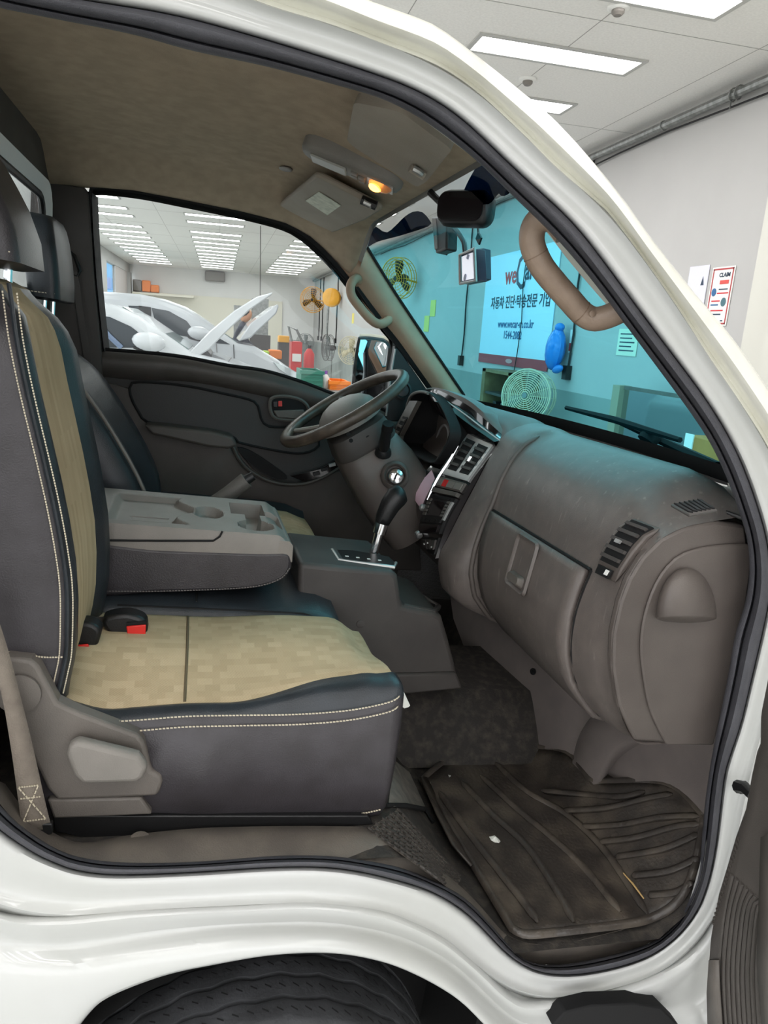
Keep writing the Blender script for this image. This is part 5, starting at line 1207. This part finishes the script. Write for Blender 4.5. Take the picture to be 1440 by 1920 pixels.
# conduit along the ceiling corner
pc = wthing('ceiling_conduit', 'grey steel conduit running along the ceiling corner', 'pipe')
mk('pipe', tube([V(XR-.09, y, H-.10) for y in (YB+.2, 2, 6, 12, 20, YF-.1)], .035, 10), M_STEEL, pc)
mk('cable', tube([V(XR-.04, y, H-.16-.02*math.sin(y*1.7)) for y in [YB+.3+k*.8 for k in range(30)]], .008, 6), M_CABLE, pc)
cl = gx(1395, 150, XR-.09)
mk('wire_tie', tube([V(XR-.09+.045*math.cos(a), cl.y+.01*a, H-.10+.045*math.sin(a)) for a in [k*.6 for k in range(24)]]+[V(XR-.10, cl.y+.1, H-.2)], .006, 6), M_STEEL, pc)
for k in range(8):
    mk('clamp', tube([V(XR-.09+.038*math.cos(a), -3+k*3.1, H-.10+.038*math.sin(a)) for a in [2*math.pi*i/12 for i in range(12)]], .006, 6, closed=True), M_STEEL, pc)
for px_, py_, lab in ((990, 147, 'round white smoke detector beside the long ceiling light'), (1160, 12, 'round white smoke detector near the picture top edge')):
    p = gz(px_, py_, H); d = wthing('smoke_detector', lab, 'smoke detector', 'smoke detectors')
    mk('base', lathe([(.07, 0), (.07, .012), (.055, .02)], p-V(0, 0, .001), (0, 0, -1), 20), M_PAPER, d)
    mk('sensor', lathe([(.04, .018), (.04, .035), (.025, .05), (0, .05)], p-V(0, 0, .001), (0, 0, -1), 16), M_GREYPL, d)
# wall cables
def vcable(name, label, px_top, y_, z0, z1, box_=True, sway=.02, r=.012):
    t = wthing(name, label, 'cable')
    n = 12
    mk('cord', tube([V(XW-.02, y_+sway*math.sin(i*1.1), lerp(z1, z0, i/n)) for i in range(n+1)], r, 6), M_CABLE, t)
    if box_: mk('plug', box(XW-.07, XW-.002, y_-.05, y_+.05, z0-.14, z0+.02), M_BLACK, t)
    return t
vcable('hanging_cable', 'black cable hanging down the wall behind the near grab handle', 0, gx(1085, 560, XW).y, CAM_H-.25, H-.1)
vcable('hanging_cable', 'black cable with plug on the wall left of the banner', 0, gx(874, 600, XW).y, CAM_H-.30, H-.1)
for px_, lab in ((586, 'thin cable crossing the wall fan seen through the driver window'), (607, 'thin cable right of the caged wall fan'), (634, 'thin cable on the wall beside the far grab handle')):
    vcable('hanging_cable', lab, 0, min(29.5, gx(px_, 560, XW).y), CAM_H-.3, H-.1, True, .03, .02)
# banner
bn = wthing('wall_banner', 'large blue white advertising banner with red bottom bar on the wall', 'banner')
btl, btr, bbl, bbr = wall_pt(916, 482), wall_pt(1056, 452), wall_pt(900, 664), wall_pt(1028, 680)
yL, yR = (btl.y+bbl.y)/2, (btr.y+bbr.y)/2; zT, zB = (btl.z+btr.z)/2, (bbl.z+bbr.z)/2+.02
mk('sheet', box(XW-.012, XW-.002, yR, yL, zB, zT), mat('banner_vinyl', (206, 232, 250), .45), bn)
mk('red_bar', box(XW-.016, XW-.010, yR, yL, zB-.13, zB), mat('banner_red', (176, 62, 72), .5), bn)
mk('bar_emblem', prism([V(XW-.018, (yL+yR)/2+.12*math.cos(a), zB-.065+.03*math.sin(a)) for a in [2*math.pi*k/16 for k in range(16)]], (.003, 0, 0)), mat('emblem_pale', (214, 150, 150), .5), bn)
U_, V_ = (0, -1, 0), (0, 0, 1)
M_INKR, M_INK, M_INKB = mat('ink_red', (206, 52, 60), .5), mat('ink_dark', (44, 62, 84), .5), mat('ink_blue', (46, 100, 150), .5)
def btxt(name, body, px_, py_, size, m, bold=0.0, sx=1.0, align='CENTER'):
    p = wall_pt(px_, py_, .016); return text(name, body, size, p, U_, V_, m, bn, bold, sx, align)
btxt('lettering', 'we', 958, 517, .34, M_INKR, .006)
btxt('lettering', 'C', 977, 513, .66, M_INK, .002, .8)
btxt('lettering', 'ar', 993, 508, .34, M_INK, .006)
btxt('lettering', '자동차 진단·탁송전문 기업', 971, 567, .185, M_INK, .003)
btxt('lettering', 'www.wecar-m.co.kr', 965, 608, .15, M_INKB, .002)
btxt('lettering', '1544-2082', 960, 629, .15, M_INKB, .002)
mk('thin_cord', tube([wall_pt(x, y, .03) for x, y in ((990, 462), (981, 530), (978, 600), (970, 660), (963, 700), (960, 745))], .006, 6), M_CABLE, bn)
# posters and papers
def poster(name, label, px_, py_, w_, h_, m, cat='poster'):
    p = wall_pt(px_, py_); t = wthing(name, label, cat)
    mk('sheet', box(XW-.006, XW-.001, p.y-w_/2, p.y+w_/2, p.z-h_/2, p.z+h_/2), m, t)
    return t, p
cpt, cpp = poster('claim_poster', 'white CLAIM poster with red border on the wall right of the pillar', 1350, 556, .27, .46, M_PAPER)
bw_, bh = .27, .46
for a in ((-1, 0), (1, 0), (0, -1), (0, 1)):
    if a[0]: b = box(XW-.008, XW-.006, cpp.y+a[0]*(bw_/2-.018)-.006, cpp.y+a[0]*(bw_/2-.018)+.006, cpp.z-bh/2+.012, cpp.z+bh/2-.012)
    else: b = box(XW-.008, XW-.006, cpp.y-bw_/2+.012, cpp.y+bw_/2-.012, cpp.z+a[1]*(bh/2-.018)-.006, cpp.z+a[1]*(bh/2-.018)+.006)
    mk('border', b, mat('border_red', (178, 70, 72), .6), cpt)
def ptx(body, dy, dz, size, m, bold=.001): return text('lettering', body, size, V(XW-.008, cpp.y-dy, cpp.z+dz), U_, V_, m, cpt, bold)
ptx('CLAIM', .025, .165, .046, M_INK, .0012)
mk('red_banner', box(XW-.009, XW-.006, cpp.y-.085, cpp.y+.02, cpp.z+.095, cpp.z+.125), mat('poster_red', (214, 84, 78), .6), cpt)
mk('icon', prism([V(XW-.009, cpp.y+.075+.028*math.cos(a), cpp.z+.035+.032*math.sin(a)) for a in [2*math.pi*k/14 for k in range(14)]], (.003, 0, 0)), M_INKB, cpt)
mk('icon', prism([V(XW-.009, cpp.y-.06+.030*math.cos(a), cpp.z-.045+.035*math.sin(a)) for a in [2*math.pi*k/14 for k in range(14)]], (.003, 0, 0)), mat('icon_teal', (70, 110, 120), .5), cpt)
for dz, y0_, y1_, mm in ((.055, -.085, .02, M_INK), (.025, -.10, .035, M_INKR), (-.035, -.015, .09, M_INKR), (-.065, .0, .09, M_INKB), (-.11, -.07, .08, M_INKR), (-.14, -.05, .07, M_INK), (-.19, -.085, -.06, M_INK)):
    mk('text_line', box(XW-.008, XW-.006, cpp.y+y0_, cpp.y+y1_, cpp.z+dz-.005, cpp.z+dz+.005), mm, cpt)
p2t, p2p = poster('wall_notice', 'lilac white sheet partly hidden behind the pillar beside the CLAIM poster', 1306, 545, .26, .40, mat('lilac_paper', (222, 222, 234), .7), 'notice')
mk('triangle_mark', prism([V(XW-.007, p2p.y-.09, p2p.z+.04), V(XW-.007, p2p.y-.05, p2p.z+.04), V(XW-.007, p2p.y-.07, p2p.z+.11)], (-.002, 0, 0)), M_INK, p2t)
p3t, p3p = poster('paper_notice', 'cream paper notice on the wall seen low through the windscreen', 1177, 642, .36, .26, mat('cream_paper', (222, 226, 206), .8), 'notice')
for k in range(5): mk('text_line', box(XW-.008, XW-.005, p3p.y-.13+.05*(k % 2), p3p.y+.14, p3p.z+.08-.04*k-.006, p3p.z+.08-.04*k+.006), M_INK, p3t)
p4t, p4p = poster('red_tag', 'small red and white tag beside the hanging cable', 1072, 640, .10, .26, M_PAPER, 'tag')
mk('red_print', box(XW-.008, XW-.005, p4p.y-.04, p4p.y+.04, p4p.z-.11, p4p.z-.02), M_INKR, p4t)
for px_, py_, lab in ((812, 578, 'pair of yellow slips on the wall seen through the windscreen'), (800, 607, 'lower yellow notice on the wall seen through the windscreen'), (662, 597, 'yellow notice on the wall beside the far grab handle')):
    t, p = poster('yellow_notice', lab, px_, py_, .34, .30, mat('yellow_paper', (228, 214, 120), .8), 'notice')
# blue bag on the wall
bbag = wthing('blue_bag', 'shiny blue plastic bag hung by the banner corner', 'bag')
bp_ = wall_pt(1041, 655, .12)
mk('bag_body', ellipsoid(bp_, V(.10, 0, 0), V(0, .17, .05), V(0, -.06, .24)), mat('blue_bag_plastic', (40, 130, 216), .15), bbag)
mk('bag_knot', ellipsoid(bp_+V(0, -.05, .25), V(.05, 0, 0), V(0, .09, 0), V(0, 0, .05)), MATS['blue_bag_plastic'], bbag)
mk('bag_tail', ellipsoid(bp_+V(0, -.12, -.22), V(.04, 0, 0), V(0, .12, -.02), V(0, 0, .05)), MATS['blue_bag_plastic'], bbag)
# fans
def fan(name, label, c, r, facing, m_cage, m_blade, stand=None, nrings=7, blades=3, cat='fan'):
    t = wthing(name, label, cat, 'workshop fans'); c = Vector(c); fz = Vector(facing).normalized(); a, b = frame_of(fz)
    cage = []
    for k in range(1, nrings+1):
        rr_ = r*k/nrings; bul = .10*r*(1-(k/nrings)**2)+.02
        cage.append(tube(arc_ring(c+fz*bul, a, b, rr_, 28), .006 if k < nrings else .012, 5, closed=True))
        if k >= nrings-1: cage.append(tube(arc_ring(c-fz*.14, a, b, rr_, 28), .008, 5, closed=True))
    mk('cage_rings', join(*cage), m_cage, t)
    sp = []
    for k in range(16):
        d = a*math.cos(2*math.pi*k/16)+b*math.sin(2*math.pi*k/16)
        sp.append(tube([c+fz*(.10*r+.02)+d*r*.12, c+fz*.02+d*r, c-fz*.14+d*r], .004, 4))
    so_ = mk('cage_wires', join(*sp), m_cage, t); tag(so_, kind='stuff')
    for k in range(blades):
        d = a*math.cos(2*math.pi*k/blades+.4)+b*math.sin(2*math.pi*k/blades+.4); e_ = fz.cross(d)
        mk('blade', loft([[c-fz*.05+d*r*u+e_*r*w0-fz*.02, c-fz*.05+d*r*u+e_*r*w1+fz*.03] for u, w0, w1 in ((.12, -.08, .08), (.4, -.18, .20), (.7, -.22, .26), (.88, -.10, .22))]), m_blade, t, solid=.006)
    mk('hub', lathe([(r*.16, -.1), (r*.16, .02), (r*.10, .06), (0, .06)], c, fz, 18), m_blade, t)
    mk('motor', lathe([(r*.2, 0), (r*.22, .1), (r*.15, .2), (0, .2)], c-fz*.12, -fz, 16), M_TRIMD, t)
    if stand == 'floor':
        mk('pole', tube([c-fz*.2, V((c-fz*.2).x, (c-fz*.2).y, .03)], .02, 8), M_STEEL, t)
        p = c-fz*.2; mk('base', lathe([(.24, 0), (.24, .03), (.05, .06)], V(p.x, p.y, 0), (0, 0, 1), 20), M_TRIMD, t)
    elif stand == 'wall':
        mk('bracket', tube([c-fz*.2, V(XW-.02, c.y, c.z-.05)], .02, 8), m_cage, t)
    return t
M_CLEARBL = mat('smoky_blade', (120, 130, 128), .3); M_CREAM = mat('cream_fan_plastic', (206, 198, 170), .5)
fan('pedestal_fan', 'large round floor fan seen low through the windscreen', gx(987, 742, XW-.5), .30, (-.75, -.65, .1), M_CREAM, M_CLEARBL, 'floor', 13)
fan('wall_fan', 'yellow caged wall fan seen through the far edge of the windscreen', gx(744, 522, XW-.45), .40, (-.8, -.6, -.1), M_YELLOW, M_BLACK, 'wall')
fan('wall_fan', 'caged wall fan with black blades and orange surround, seen through driver window', gx(586, 562, XW-.6), .46, (-.35, -.93, -.05), M_YELLOW, M_BLACK, 'wall')
fan('pedestal_fan', 'grey pedestal fan seen through driver window beside the red tool trolley', gx(572, 642, XW-.5), .36, (-.3, -.9, 0), M_STEEL, M_CLEARBL, 'floor')
fan('pedestal_fan', 'dark grey fan turned edge on, seen through driver window', gx(612, 652, XW-.5), .42, (-.95, -.2, 0), M_TRIMD, M_CLEARBL, 'floor')
fan('pedestal_fan', 'pale beige fan just left of the outside mirror', gx(656, 657, XW-.4), .38, (-.7, -.7, 0), M_CREAM, M_CREAM, 'floor')
yr = wthing('hose_reel', 'round yellow hose reel on the wall right of the caged fan', 'hose reel')
yc = gx(622, 558, XW-.32)
mk('drum', lathe([(.26, -.1), (.30, -.08), (.30, .08), (.24, .12), (.1, .12), (0, .1)], yc, (-.5, -.85, 0), 20), M_YELLOW, yr)
mk('bracket', box(yc.x-.05, XW-.002, yc.y-.04, yc.y+.04, yc.z-.05, yc.z+.05), M_STEEL, yr)
mk('hose', tube([yc+V(-.1, 0, -.28), yc+V(-.12, 0, -1.0), yc+V(-.1, 0, -1.6)], .04, 6), M_STEEL, yr)

# wooden framed cabinet below the banner
cb = wthing('tool_cabinet', 'open wooden framed cabinet with dark shelves under the banner', 'cabinet')
ct, cbm = gx(905, 690, XW-.4), gx(955, 770, XW-.4)
y0c, y1c, z1c = gx(958, 700, XW-.4).y, ct.y, ct.z
M_WOOD = mat('cabinet_wood', (142, 118, 82), .6, col2=(122, 100, 68), nscale=8)
for nm, b in (('side', box(XW-.4, XW-.01, y0c, y0c+.08, 0, z1c)), ('side', box(XW-.4, XW-.01, y1c-.12, y1c, 0, z1c)), ('top', box(XW-.4, XW-.01, y0c, y1c, z1c-.04, z1c))): mk(nm, b, M_WOOD, cb)
for k in range(4): mk('shelf', box(XW-.38, XW-.02, y0c+.08, y1c-.12, .15+.28*k, .18+.28*k), M_TRIMD, cb)
mk('back', box(XW-.03, XW-.01, y0c+.08, y1c-.12, .02, z1c-.04), M_BLACKM, cb)
for k in range(5):
    yb = lerp(y0c+.15, y1c-.3, k/4); tag(wmk('tool_box', box(XW-.34, XW-.12, yb, yb+.10, .74, .74+.12+.05*(k % 2)), [M_SILVER, M_GREYPL, M_STEEL, M_BLACK, M_SILVER][k], bevel=.01), ['silver', 'grey', 'steel', 'black', 'pale silver'][k]+' tool case on the top cabinet shelf under the banner', 'tool case', 'cases in the cabinet')
# wall mirror low right
wm = wthing('standing_mirror', 'tall framed mirror leaning on the wall behind the wiper', 'mirror')
m0, m1 = gx(1175, 730, XW-.35), gx(1290, 752, XW-.35)
mk('glass', box(XW-.37, XW-.35, m1.y-1.2, m0.y, .05, m0.z), mat('wall_mirror_glass', (200, 206, 206), .05, 1.0), wm)
mk('post', box(XW-.42, XW-.30, m0.y, m0.y+.12, 0, m0.z+.03), mat('post_beige', (160, 150, 128), .5), wm)
mk('top_rail', box(XW-.38, XW-.34, m1.y-1.2, m0.y, m0.z, m0.z+.03), M_TRIM, wm)
mk('foot', box(XW-.6, XW-.1, m0.y-.2, m0.y-.1, 0, .05), M_TRIM, wm)
# box outside the windscreen, bottom right
pb_ = gx(1322, 848, 2.5)
cbx = wthing('cardboard_box', 'orange brown cardboard box outside the lower windscreen corner', 'box')
mk('carton', box(pb_.x-.02, pb_.x+.4, pb_.y-.35, pb_.y+.16, pb_.z-.3, pb_.z+.07), mat('cardboard', (196, 134, 70), .8, col2=(180, 118, 58), nscale=5), cbx, bevel=.004)
mk('white_label', box(pb_.x-.026, pb_.x-.02, pb_.y+.08, pb_.y+.15, pb_.z-.08, pb_.z+.08), M_PAPER, cbx)
tr_ = wthing('trolley', 'grey trolley carrying the cardboard box', 'trolley')
mk('deck', box(pb_.x-.1, pb_.x+.5, pb_.y-.5, pb_.y+.3, pb_.z-.34, pb_.z-.301), M_STEEL, tr_)
for sx_ in (-.06, .46):
    for sy_ in (-.46, .26): mk('leg', box(pb_.x+sx_-.02, pb_.x+sx_+.02, pb_.y+sy_-.02, pb_.y+sy_+.02, 0, pb_.z-.34), M_STEEL, tr_)

# bench with crates (seen over the far door)
gbot = gy(585, 728, 6.2).z
bench = wthing('workbench', 'steel workbench carrying the green and orange crates', 'workbench')
x0b, x1b = gy(560, 700, 6.2).x-.1, gy(720, 700, 6.2).x+.1
mk('top', box(x0b, x1b, 6.0, 6.9, gbot-.04, gbot), M_STEEL, bench)
for sx_ in (x0b+.05, x1b-.05):
    for sy_ in (6.05, 6.85): mk('leg', box(sx_-.025, sx_+.025, sy_-.025, sy_+.025, 0, gbot-.04), M_STEEL, bench)
def crate(name, label, px0, px1, py0, Y, dep, m, z0):
    t = wthing(name, label, 'crate'); a, b = gy(px0, py0, Y), gy(px1, py0, Y); z1 = a.z
    mk('wall', box(a.x, b.x, Y, Y+.015, z0, z1), m, t); mk('wall', box(a.x, b.x, Y+dep-.015, Y+dep, z0, z1), m, t)
    mk('wall', box(a.x, a.x+.015, Y+.015, Y+dep-.015, z0, z1), m, t); mk('wall', box(b.x-.015, b.x, Y+.015, Y+dep-.015, z0, z1), m, t)
    mk('bottom', box(a.x+.015, b.x-.015, Y+.015, Y+dep-.015, z0, z0+.01), m, t)
    mk('rim', join(box(a.x-.012, b.x+.012, Y-.012, Y, z1-.03, z1)), m, t)
    for k in range(3): mk('rib', box(a.x, b.x, Y-.006, Y, lerp(z0, z1, .2+.22*k), lerp(z0, z1, .2+.22*k)+.008), m, t)
    return t
crate('green_crate', 'green plastic crate on the bench below the driver window line', 565, 606, 694, 6.15, .4, M_GREEN, gbot)
crate('orange_crate', 'orange plastic bin beside the steering wheel rim outside', 619, 655, 714, 6.15, .35, M_ORANGE, gbot)
bt_ = wthing('spray_bottle', 'white and purple bottle between green crate and orange bin', 'bottle')
pbt = gy(611, 712, 6.3)
mk('body', lathe([(.03, 0), (.03, .09), (.012, .12)], V(pbt.x, 6.3, gbot), (0, 0, 1), 12), M_PAPER, bt_); mk('cap', lathe([(.013, .12), (.013, .15), (0, .15)], V(pbt.x, 6.3, gbot), (0, 0, 1), 10), mat('purple_cap', (140, 96, 180), .4), bt_)
# red tool trolley and neighbours along the right wall (farther away)
rt = wthing('tool_trolley', 'red tool trolley with drawers standing by the far fan', 'tool trolley')
r0_, r1_ = gy(547, 640, 15.5), gy(567, 640, 15.5); zb_ = gy(547, 672, 15.5).z-.5
mk('body', box(r0_.x, r1_.x, 15.5, 16.0, .1, r0_.z), M_REDP, rt)
for k in range(5): mk('drawer', box(r0_.x+.02, r1_.x-.02, 15.47, 15.5, .2+.2*k, .36+.2*k), M_REDP if k % 2 else M_PAPER, rt)
for sx_ in (r0_.x+.05, r1_.x-.05): mk('caster', lathe([(.05, -.02), (.05, .02)], V(sx_, 15.75, .05), (1, 0, 0), 10), M_BLACK, rt)
mk('push_frame', tube([V(r0_.x, 15.5, r0_.z), gy(541, 612, 15.5), gy(556, 618, 15.5), V(r1_.x, 15.5, r0_.z)], .03, 6), M_STEEL, rt)
fe = wthing('fire_extinguisher', 'small red extinguisher in front of the far fans', 'extinguisher')
fp = gy(579, 680, 13.6)
mk('cylinder', lathe([(.09, 0), (.10, .03), (.10, .36), (.05, .44), (.03, .46)], V(fp.x, 13.6, fp.z-.2), (0, 0, 1), 14), M_REDP, fe); mk('valve', lathe([(.03, .45), (.035, .52), (0, .52)], V(fp.x, 13.6, fp.z-.2), (0, 0, 1), 8), M_BLACK, fe)
mk('stand', box(fp.x-.12, fp.x+.12, 13.5, 13.7, 0, fp.z-.2), M_STEEL, fe)
for px0, px1, py_, Y, m, lab in ((505, 529, 656, 13.6, M_ORANGE, 'orange tray of parts behind the parked van bonnet'), (494, 505, 658, 13.55, mat('lime', (180, 214, 70), .5), 'lime green bottle tray behind the parked van'), (523, 543, 629, 18.0, M_YELLOW, 'yellow compressor on a dark stand by the far wall')):
    a, b = gy(px0, py_, Y), gy(px1, py_, Y)
    t = wthing('parts_tray' if Y < 15 else 'compressor', lab, 'tray' if Y < 15 else 'compressor')
    mk('body', box(a.x, b.x, Y, Y+.4, a.z-.16, a.z), m, t, bevel=.02); mk('stand', box(a.x, b.x, Y+.02, Y+.38, 0, a.z-.16), M_TRIMD, t)
lc_ = wthing('lift_column', 'grey vehicle lift column behind the open bonnets', 'lift column')
lx = gy(488, 600, 16).x
mk('column', box(lx-.17, lx+.17, 16, 16.4, 0, gy(488, 560, 16).z), M_STEEL, lc_); mk('column', box(lx-.55, lx-.25, 16.2, 16.5, 0, gy(488, 575, 16).z), M_STEEL, lc_)
mk('cable', tube([V(lx+.0, 16.2, gy(488, 560, 16).z), V(lx-.02, 16.2, H-.02)], .008, 6), M_CABLE, lc_); mk('carriage', box(lx-.22, lx+.22, 15.9, 16, 1.0, 1.5), M_TRIMD, lc_)
pshelf = tag(wmk('partition_shelf', box(-3.35, -1.0, YF-.7, YF-.1, CAM_H+.90, CAM_H+.98), MATS['cream_panel']), 'cream shelf board high on the far wall partition', 'shelf')
for k, (px_, lab) in enumerate(((258, 'grey carton on top of the cream partition'), (275, 'orange spool on top of the cream partition beside the carton'), (291, 'small orange spool at the end of the partition row'))):
    a = gy(px_, 545, YF-.3); t = wthing('spool' if k else 'carton', lab, 'spool' if k else 'carton')
    mk('body', box(a.x-.16, a.x+.16, YF-.55, YF-.2, CAM_H+1.0, CAM_H+1.0+(.45 if k < 2 else .3)), M_GREYPL if not k else M_ORANGE, t, bevel=.04)
    mk('base', box(a.x-.17, a.x+.17, YF-.57, YF-.18, CAM_H+.981, CAM_H+1.0), M_TRIMD, t)

# parked cars
def gyl(pts, Y): return [gy(x, y, Y) for x, y in pts]
def parked(name, label, Y, prof, W_, mirror, hood, side_glass, wsq, extra=None):
    t = wthing(name, label, 'car')
    mk('body', prism(gyl(prof, Y), (0, W_, 0)), M_CARW, t, bevel=.10, bseg=3)
    for g in side_glass: mk('side_window', prism(gyl(g, Y-.012), (0, .012, 0)), M_CARG, t, bevel=.01)
    a, b = gy(*wsq[0], Y), gy(*wsq[1], Y); up_ = V(-(b-a).z, 0, (b-a).x).normalized()*.012
    mk('windscreen', prism([a+V(0, .16, 0)+up_, b+V(0, .10, 0)+up_, b+V(0, W_-.10, 0)+up_, a+V(0, W_-.16, 0)+up_], -up_*1.6), mat('green_glass', (96, 116, 112), .08), t)
    mc2 = gy(*mirror, Y-.18)
    mo_ = mk('door_mirror', ellipsoid(mc2, V(.17, 0, -.02), V(0, .09, 0), V(.01, 0, .10)), M_CARW, t); mk('mirror_base', ellipsoid(mc2+V(-.03, .03, -.085), V(.14, 0, -.02), V(0, .06, 0), V(0, 0, .03)), M_BLACK, mo_)
    h = mk('bonnet', prism(gyl(hood, Y+.08), (0, W_-.16, 0)), M_CARW, t, bevel=.03)
    return t
for k in range(2): pass
c1 = parked('parked_car', 'white car with open bonnet nearest outside the driver window', 8.2, [(20, 552), (120, 556), (185, 566), (222, 574), (262, 594), (300, 620), (340, 648), (358, 661), (420, 676), (480, 700), (520, 740), (520, 900), (20, 900)], 1.8, (279, 641), [(352, 664), (392, 622), (440, 582), (482, 556), (512, 548), (508, 554), (470, 580), (425, 622), (392, 656), (372, 668)], [[(188, 592), (205, 594), (245, 612), (284, 642), (284, 652), (188, 652)]], ((226, 576), (352, 656)))
mk('door_frame_line', tube(gyl([(188, 612), (205, 630), (228, 652)], 8.16), .03, 6), mat('blue_grey_trim', (110, 126, 152), .4), c1)
mk('engine_bay', prism(gyl([(362, 664), (372, 656), (388, 657), (398, 668), (396, 676), (366, 672)], 8.3), (0, 1.4, 0)), M_BLACK, c1, bevel=.02)
c2 = parked('parked_van', 'tall white van with open bonnet behind the nearest parked car', 11.2, [(20, 545), (185, 546), (262, 551), (310, 561), (350, 576), (390, 602), (420, 626), (446, 644), (478, 650), (520, 674), (552, 696), (566, 716), (572, 750), (572, 900), (20, 900)], 1.9, (374, 625), [(447, 640), (470, 606), (520, 570), (523, 574), (518, 588), (480, 624), (470, 634), (455, 638)], [[(240, 573), (262, 574), (264, 602), (258, 604)], [(284, 577), (316, 583), (350, 602), (362, 618), (356, 632), (330, 628), (292, 608)], [(400, 628), (432, 646), (400, 643), (388, 640)]], ((352, 579), (444, 643)))
mk('b_pillar', prism(gyl([(260, 573), (283, 576), (284, 606), (262, 602)], 11.18), (0, .01, 0)), M_BLACK, c2)
mk('headlight', prism(gyl([(512, 678), (530, 683), (556, 698), (562, 712), (545, 708), (522, 692)], 11.17), (0, .03, 0)), mat('headlight_lens', (196, 204, 206), .05, .5), c2, bevel=.01)
mk('door_seam', tube(gyl([(438, 646), (439, 670), (438, 680)], 11.185), .008, 6), M_BLACK, c2)
mk('wing_seam', tube(gyl([(406, 645), (407, 662), (405, 676)], 11.185), .006, 6), M_TRIM, c2)
for tcar, Y, xs2 in ((c1, 8.2, (440, 150)), (c2, 11.2, (510, 210))):
    for px_ in xs2:
        wx = gy(px_, 700, Y).x
        mk('wheel', lathe([(.2, -.02), (.30, .0), (.33, .03), (.33, .2), (.28, .22)], V(wx, Y+.02, .33), (0, 1, 0), 20), M_TYRE, tcar)
# mechanic
pm = wthing('person', 'person in a navy shirt bending behind the open bonnets', 'person')
def body(name, js, es, rad, m, par):
    me = bpy.data.meshes.new(name); me.from_pydata([tuple(p) for p in js], es, []); o = bpy.data.objects.new(name, me); C.objects.link(o); o.parent = par; me.materials.append(m)
    md = o.modifiers.new('skin', 'SKIN'); md.use_smooth_shade = True
    for i, r in enumerate(rad): me.skin_vertices[0].data[i].radius = (r, r)
    me.skin_vertices[0].data[0].use_root = True
    s = o.modifiers.new('sub', 'SUBSURF'); s.levels = 1; s.render_levels = 1
    return o
pc_ = gy(446, 640, 14.2); fx_, fy_ = pc_.x, 14.2; sh = gy(452, 612, 14.2).z
J = [V(fx_, fy_, sh-.50), V(fx_+.03, fy_, sh-.25), V(fx_+.08, fy_, sh), V(fx_+.12, fy_, sh+.10),
     V(fx_+.08, fy_-.19, sh-.02), V(fx_+.16, fy_-.22, sh-.28), V(fx_+.34, fy_-.16, sh-.42),
     V(fx_+.08, fy_+.19, sh-.02), V(fx_+.16, fy_+.22, sh-.28), V(fx_+.34, fy_+.16, sh-.42)]
body('body', J, [(0, 1), (1, 2), (2, 3), (2, 4), (4, 5), (5, 6), (2, 7), (7, 8), (8, 9)], [.16, .15, .16, .06, .075, .055, .04, .075, .055, .04], M_NAVY, pm)
JL = [V(fx_, fy_, sh-.50), V(fx_, fy_-.1, sh-.58), V(fx_+.02, fy_-.11, (sh-.55)*.52), V(fx_-.03, fy_-.11, .08), V(fx_+.16, fy_-.11, .04), V(fx_, fy_+.1, sh-.58), V(fx_+.02, fy_+.11, (sh-.55)*.52), V(fx_-.03, fy_+.11, .08), V(fx_+.16, fy_+.11, .04)]
body('trousers', JL, [(0, 1), (1, 2), (2, 3), (3, 4), (0, 5), (5, 6), (6, 7), (7, 8)], [.15, .11, .075, .055, .045, .11, .075, .055, .045], M_BLACK, pm)
hd = mk('head', ellipsoid(V(fx_+.15, fy_, sh+.20), V(.105, 0, 0), V(0, .085, 0), V(.03, 0, .125)), M_SKIN, pm); mk('hair', ellipsoid(V(fx_+.13, fy_, sh+.24), V(.105, 0, 0), V(0, .092, 0), V(.02, 0, .10)), mat('dark_hair', (30, 26, 24), .7), hd)
for s_ in (-1, 1): mk('hand', ellipsoid(V(fx_+.40, fy_+s_*.15, sh-.45), V(.07, 0, -.03), V(0, .035, 0), V(.01, 0, .03)), M_SKIN, pm)
# small wall lamp box on the far wall
tag(wmk('wall_unit', box(*(lambda p: (p.x-.5, p.x+.3, YF-.3, YF-.002, p.z-.2, p.z+.2))(gy(408, 519, YF-.1)), ), M_GREYPL, bevel=.06), 'small grey heater unit high on the far wall', 'heater')

# ------------------------------------------------------------------ finish: origins at each thing's base, cab placed in the world
def finish():
    done = set()
    def verts(o):
        out = []
        if o.type == 'MESH': out += [o.matrix_basis @ v.co for v in o.data.vertices]
        for c in kids_of.get(o, []): out += verts(c)
        return out
    kids_of = {}
    for o in C.objects:
        if o.parent: kids_of.setdefault(o.parent, []).append(o)
    def shift(o, b):
        if o.type == 'MESH' and o.matrix_basis.is_identity:
            if o.data.name not in done:
                done.add(o.data.name); o.data.transform(Matrix.Translation(-b))
            for c in kids_of.get(o, []): shift(c, b)
        elif o.type == 'MESH': o.location -= b
    for lst, TT in ((WORLD_THINGS, Matrix.Identity(4)), (CAB_THINGS, T)):
        for o in lst:
            if not o.matrix_basis.is_identity:
                o.matrix_basis = TT @ o.matrix_basis; continue
            vs = verts(o)
            if not vs: continue
            b = Vector(((min(v.x for v in vs)+max(v.x for v in vs))/2, (min(v.y for v in vs)+max(v.y for v in vs))/2, min(v.z for v in vs)))
            if o.type == 'MESH': shift(o, b)
            else:
                for c in kids_of.get(o, []): shift(c, b)
            o.matrix_basis = TT @ Matrix.Translation(b)
finish()
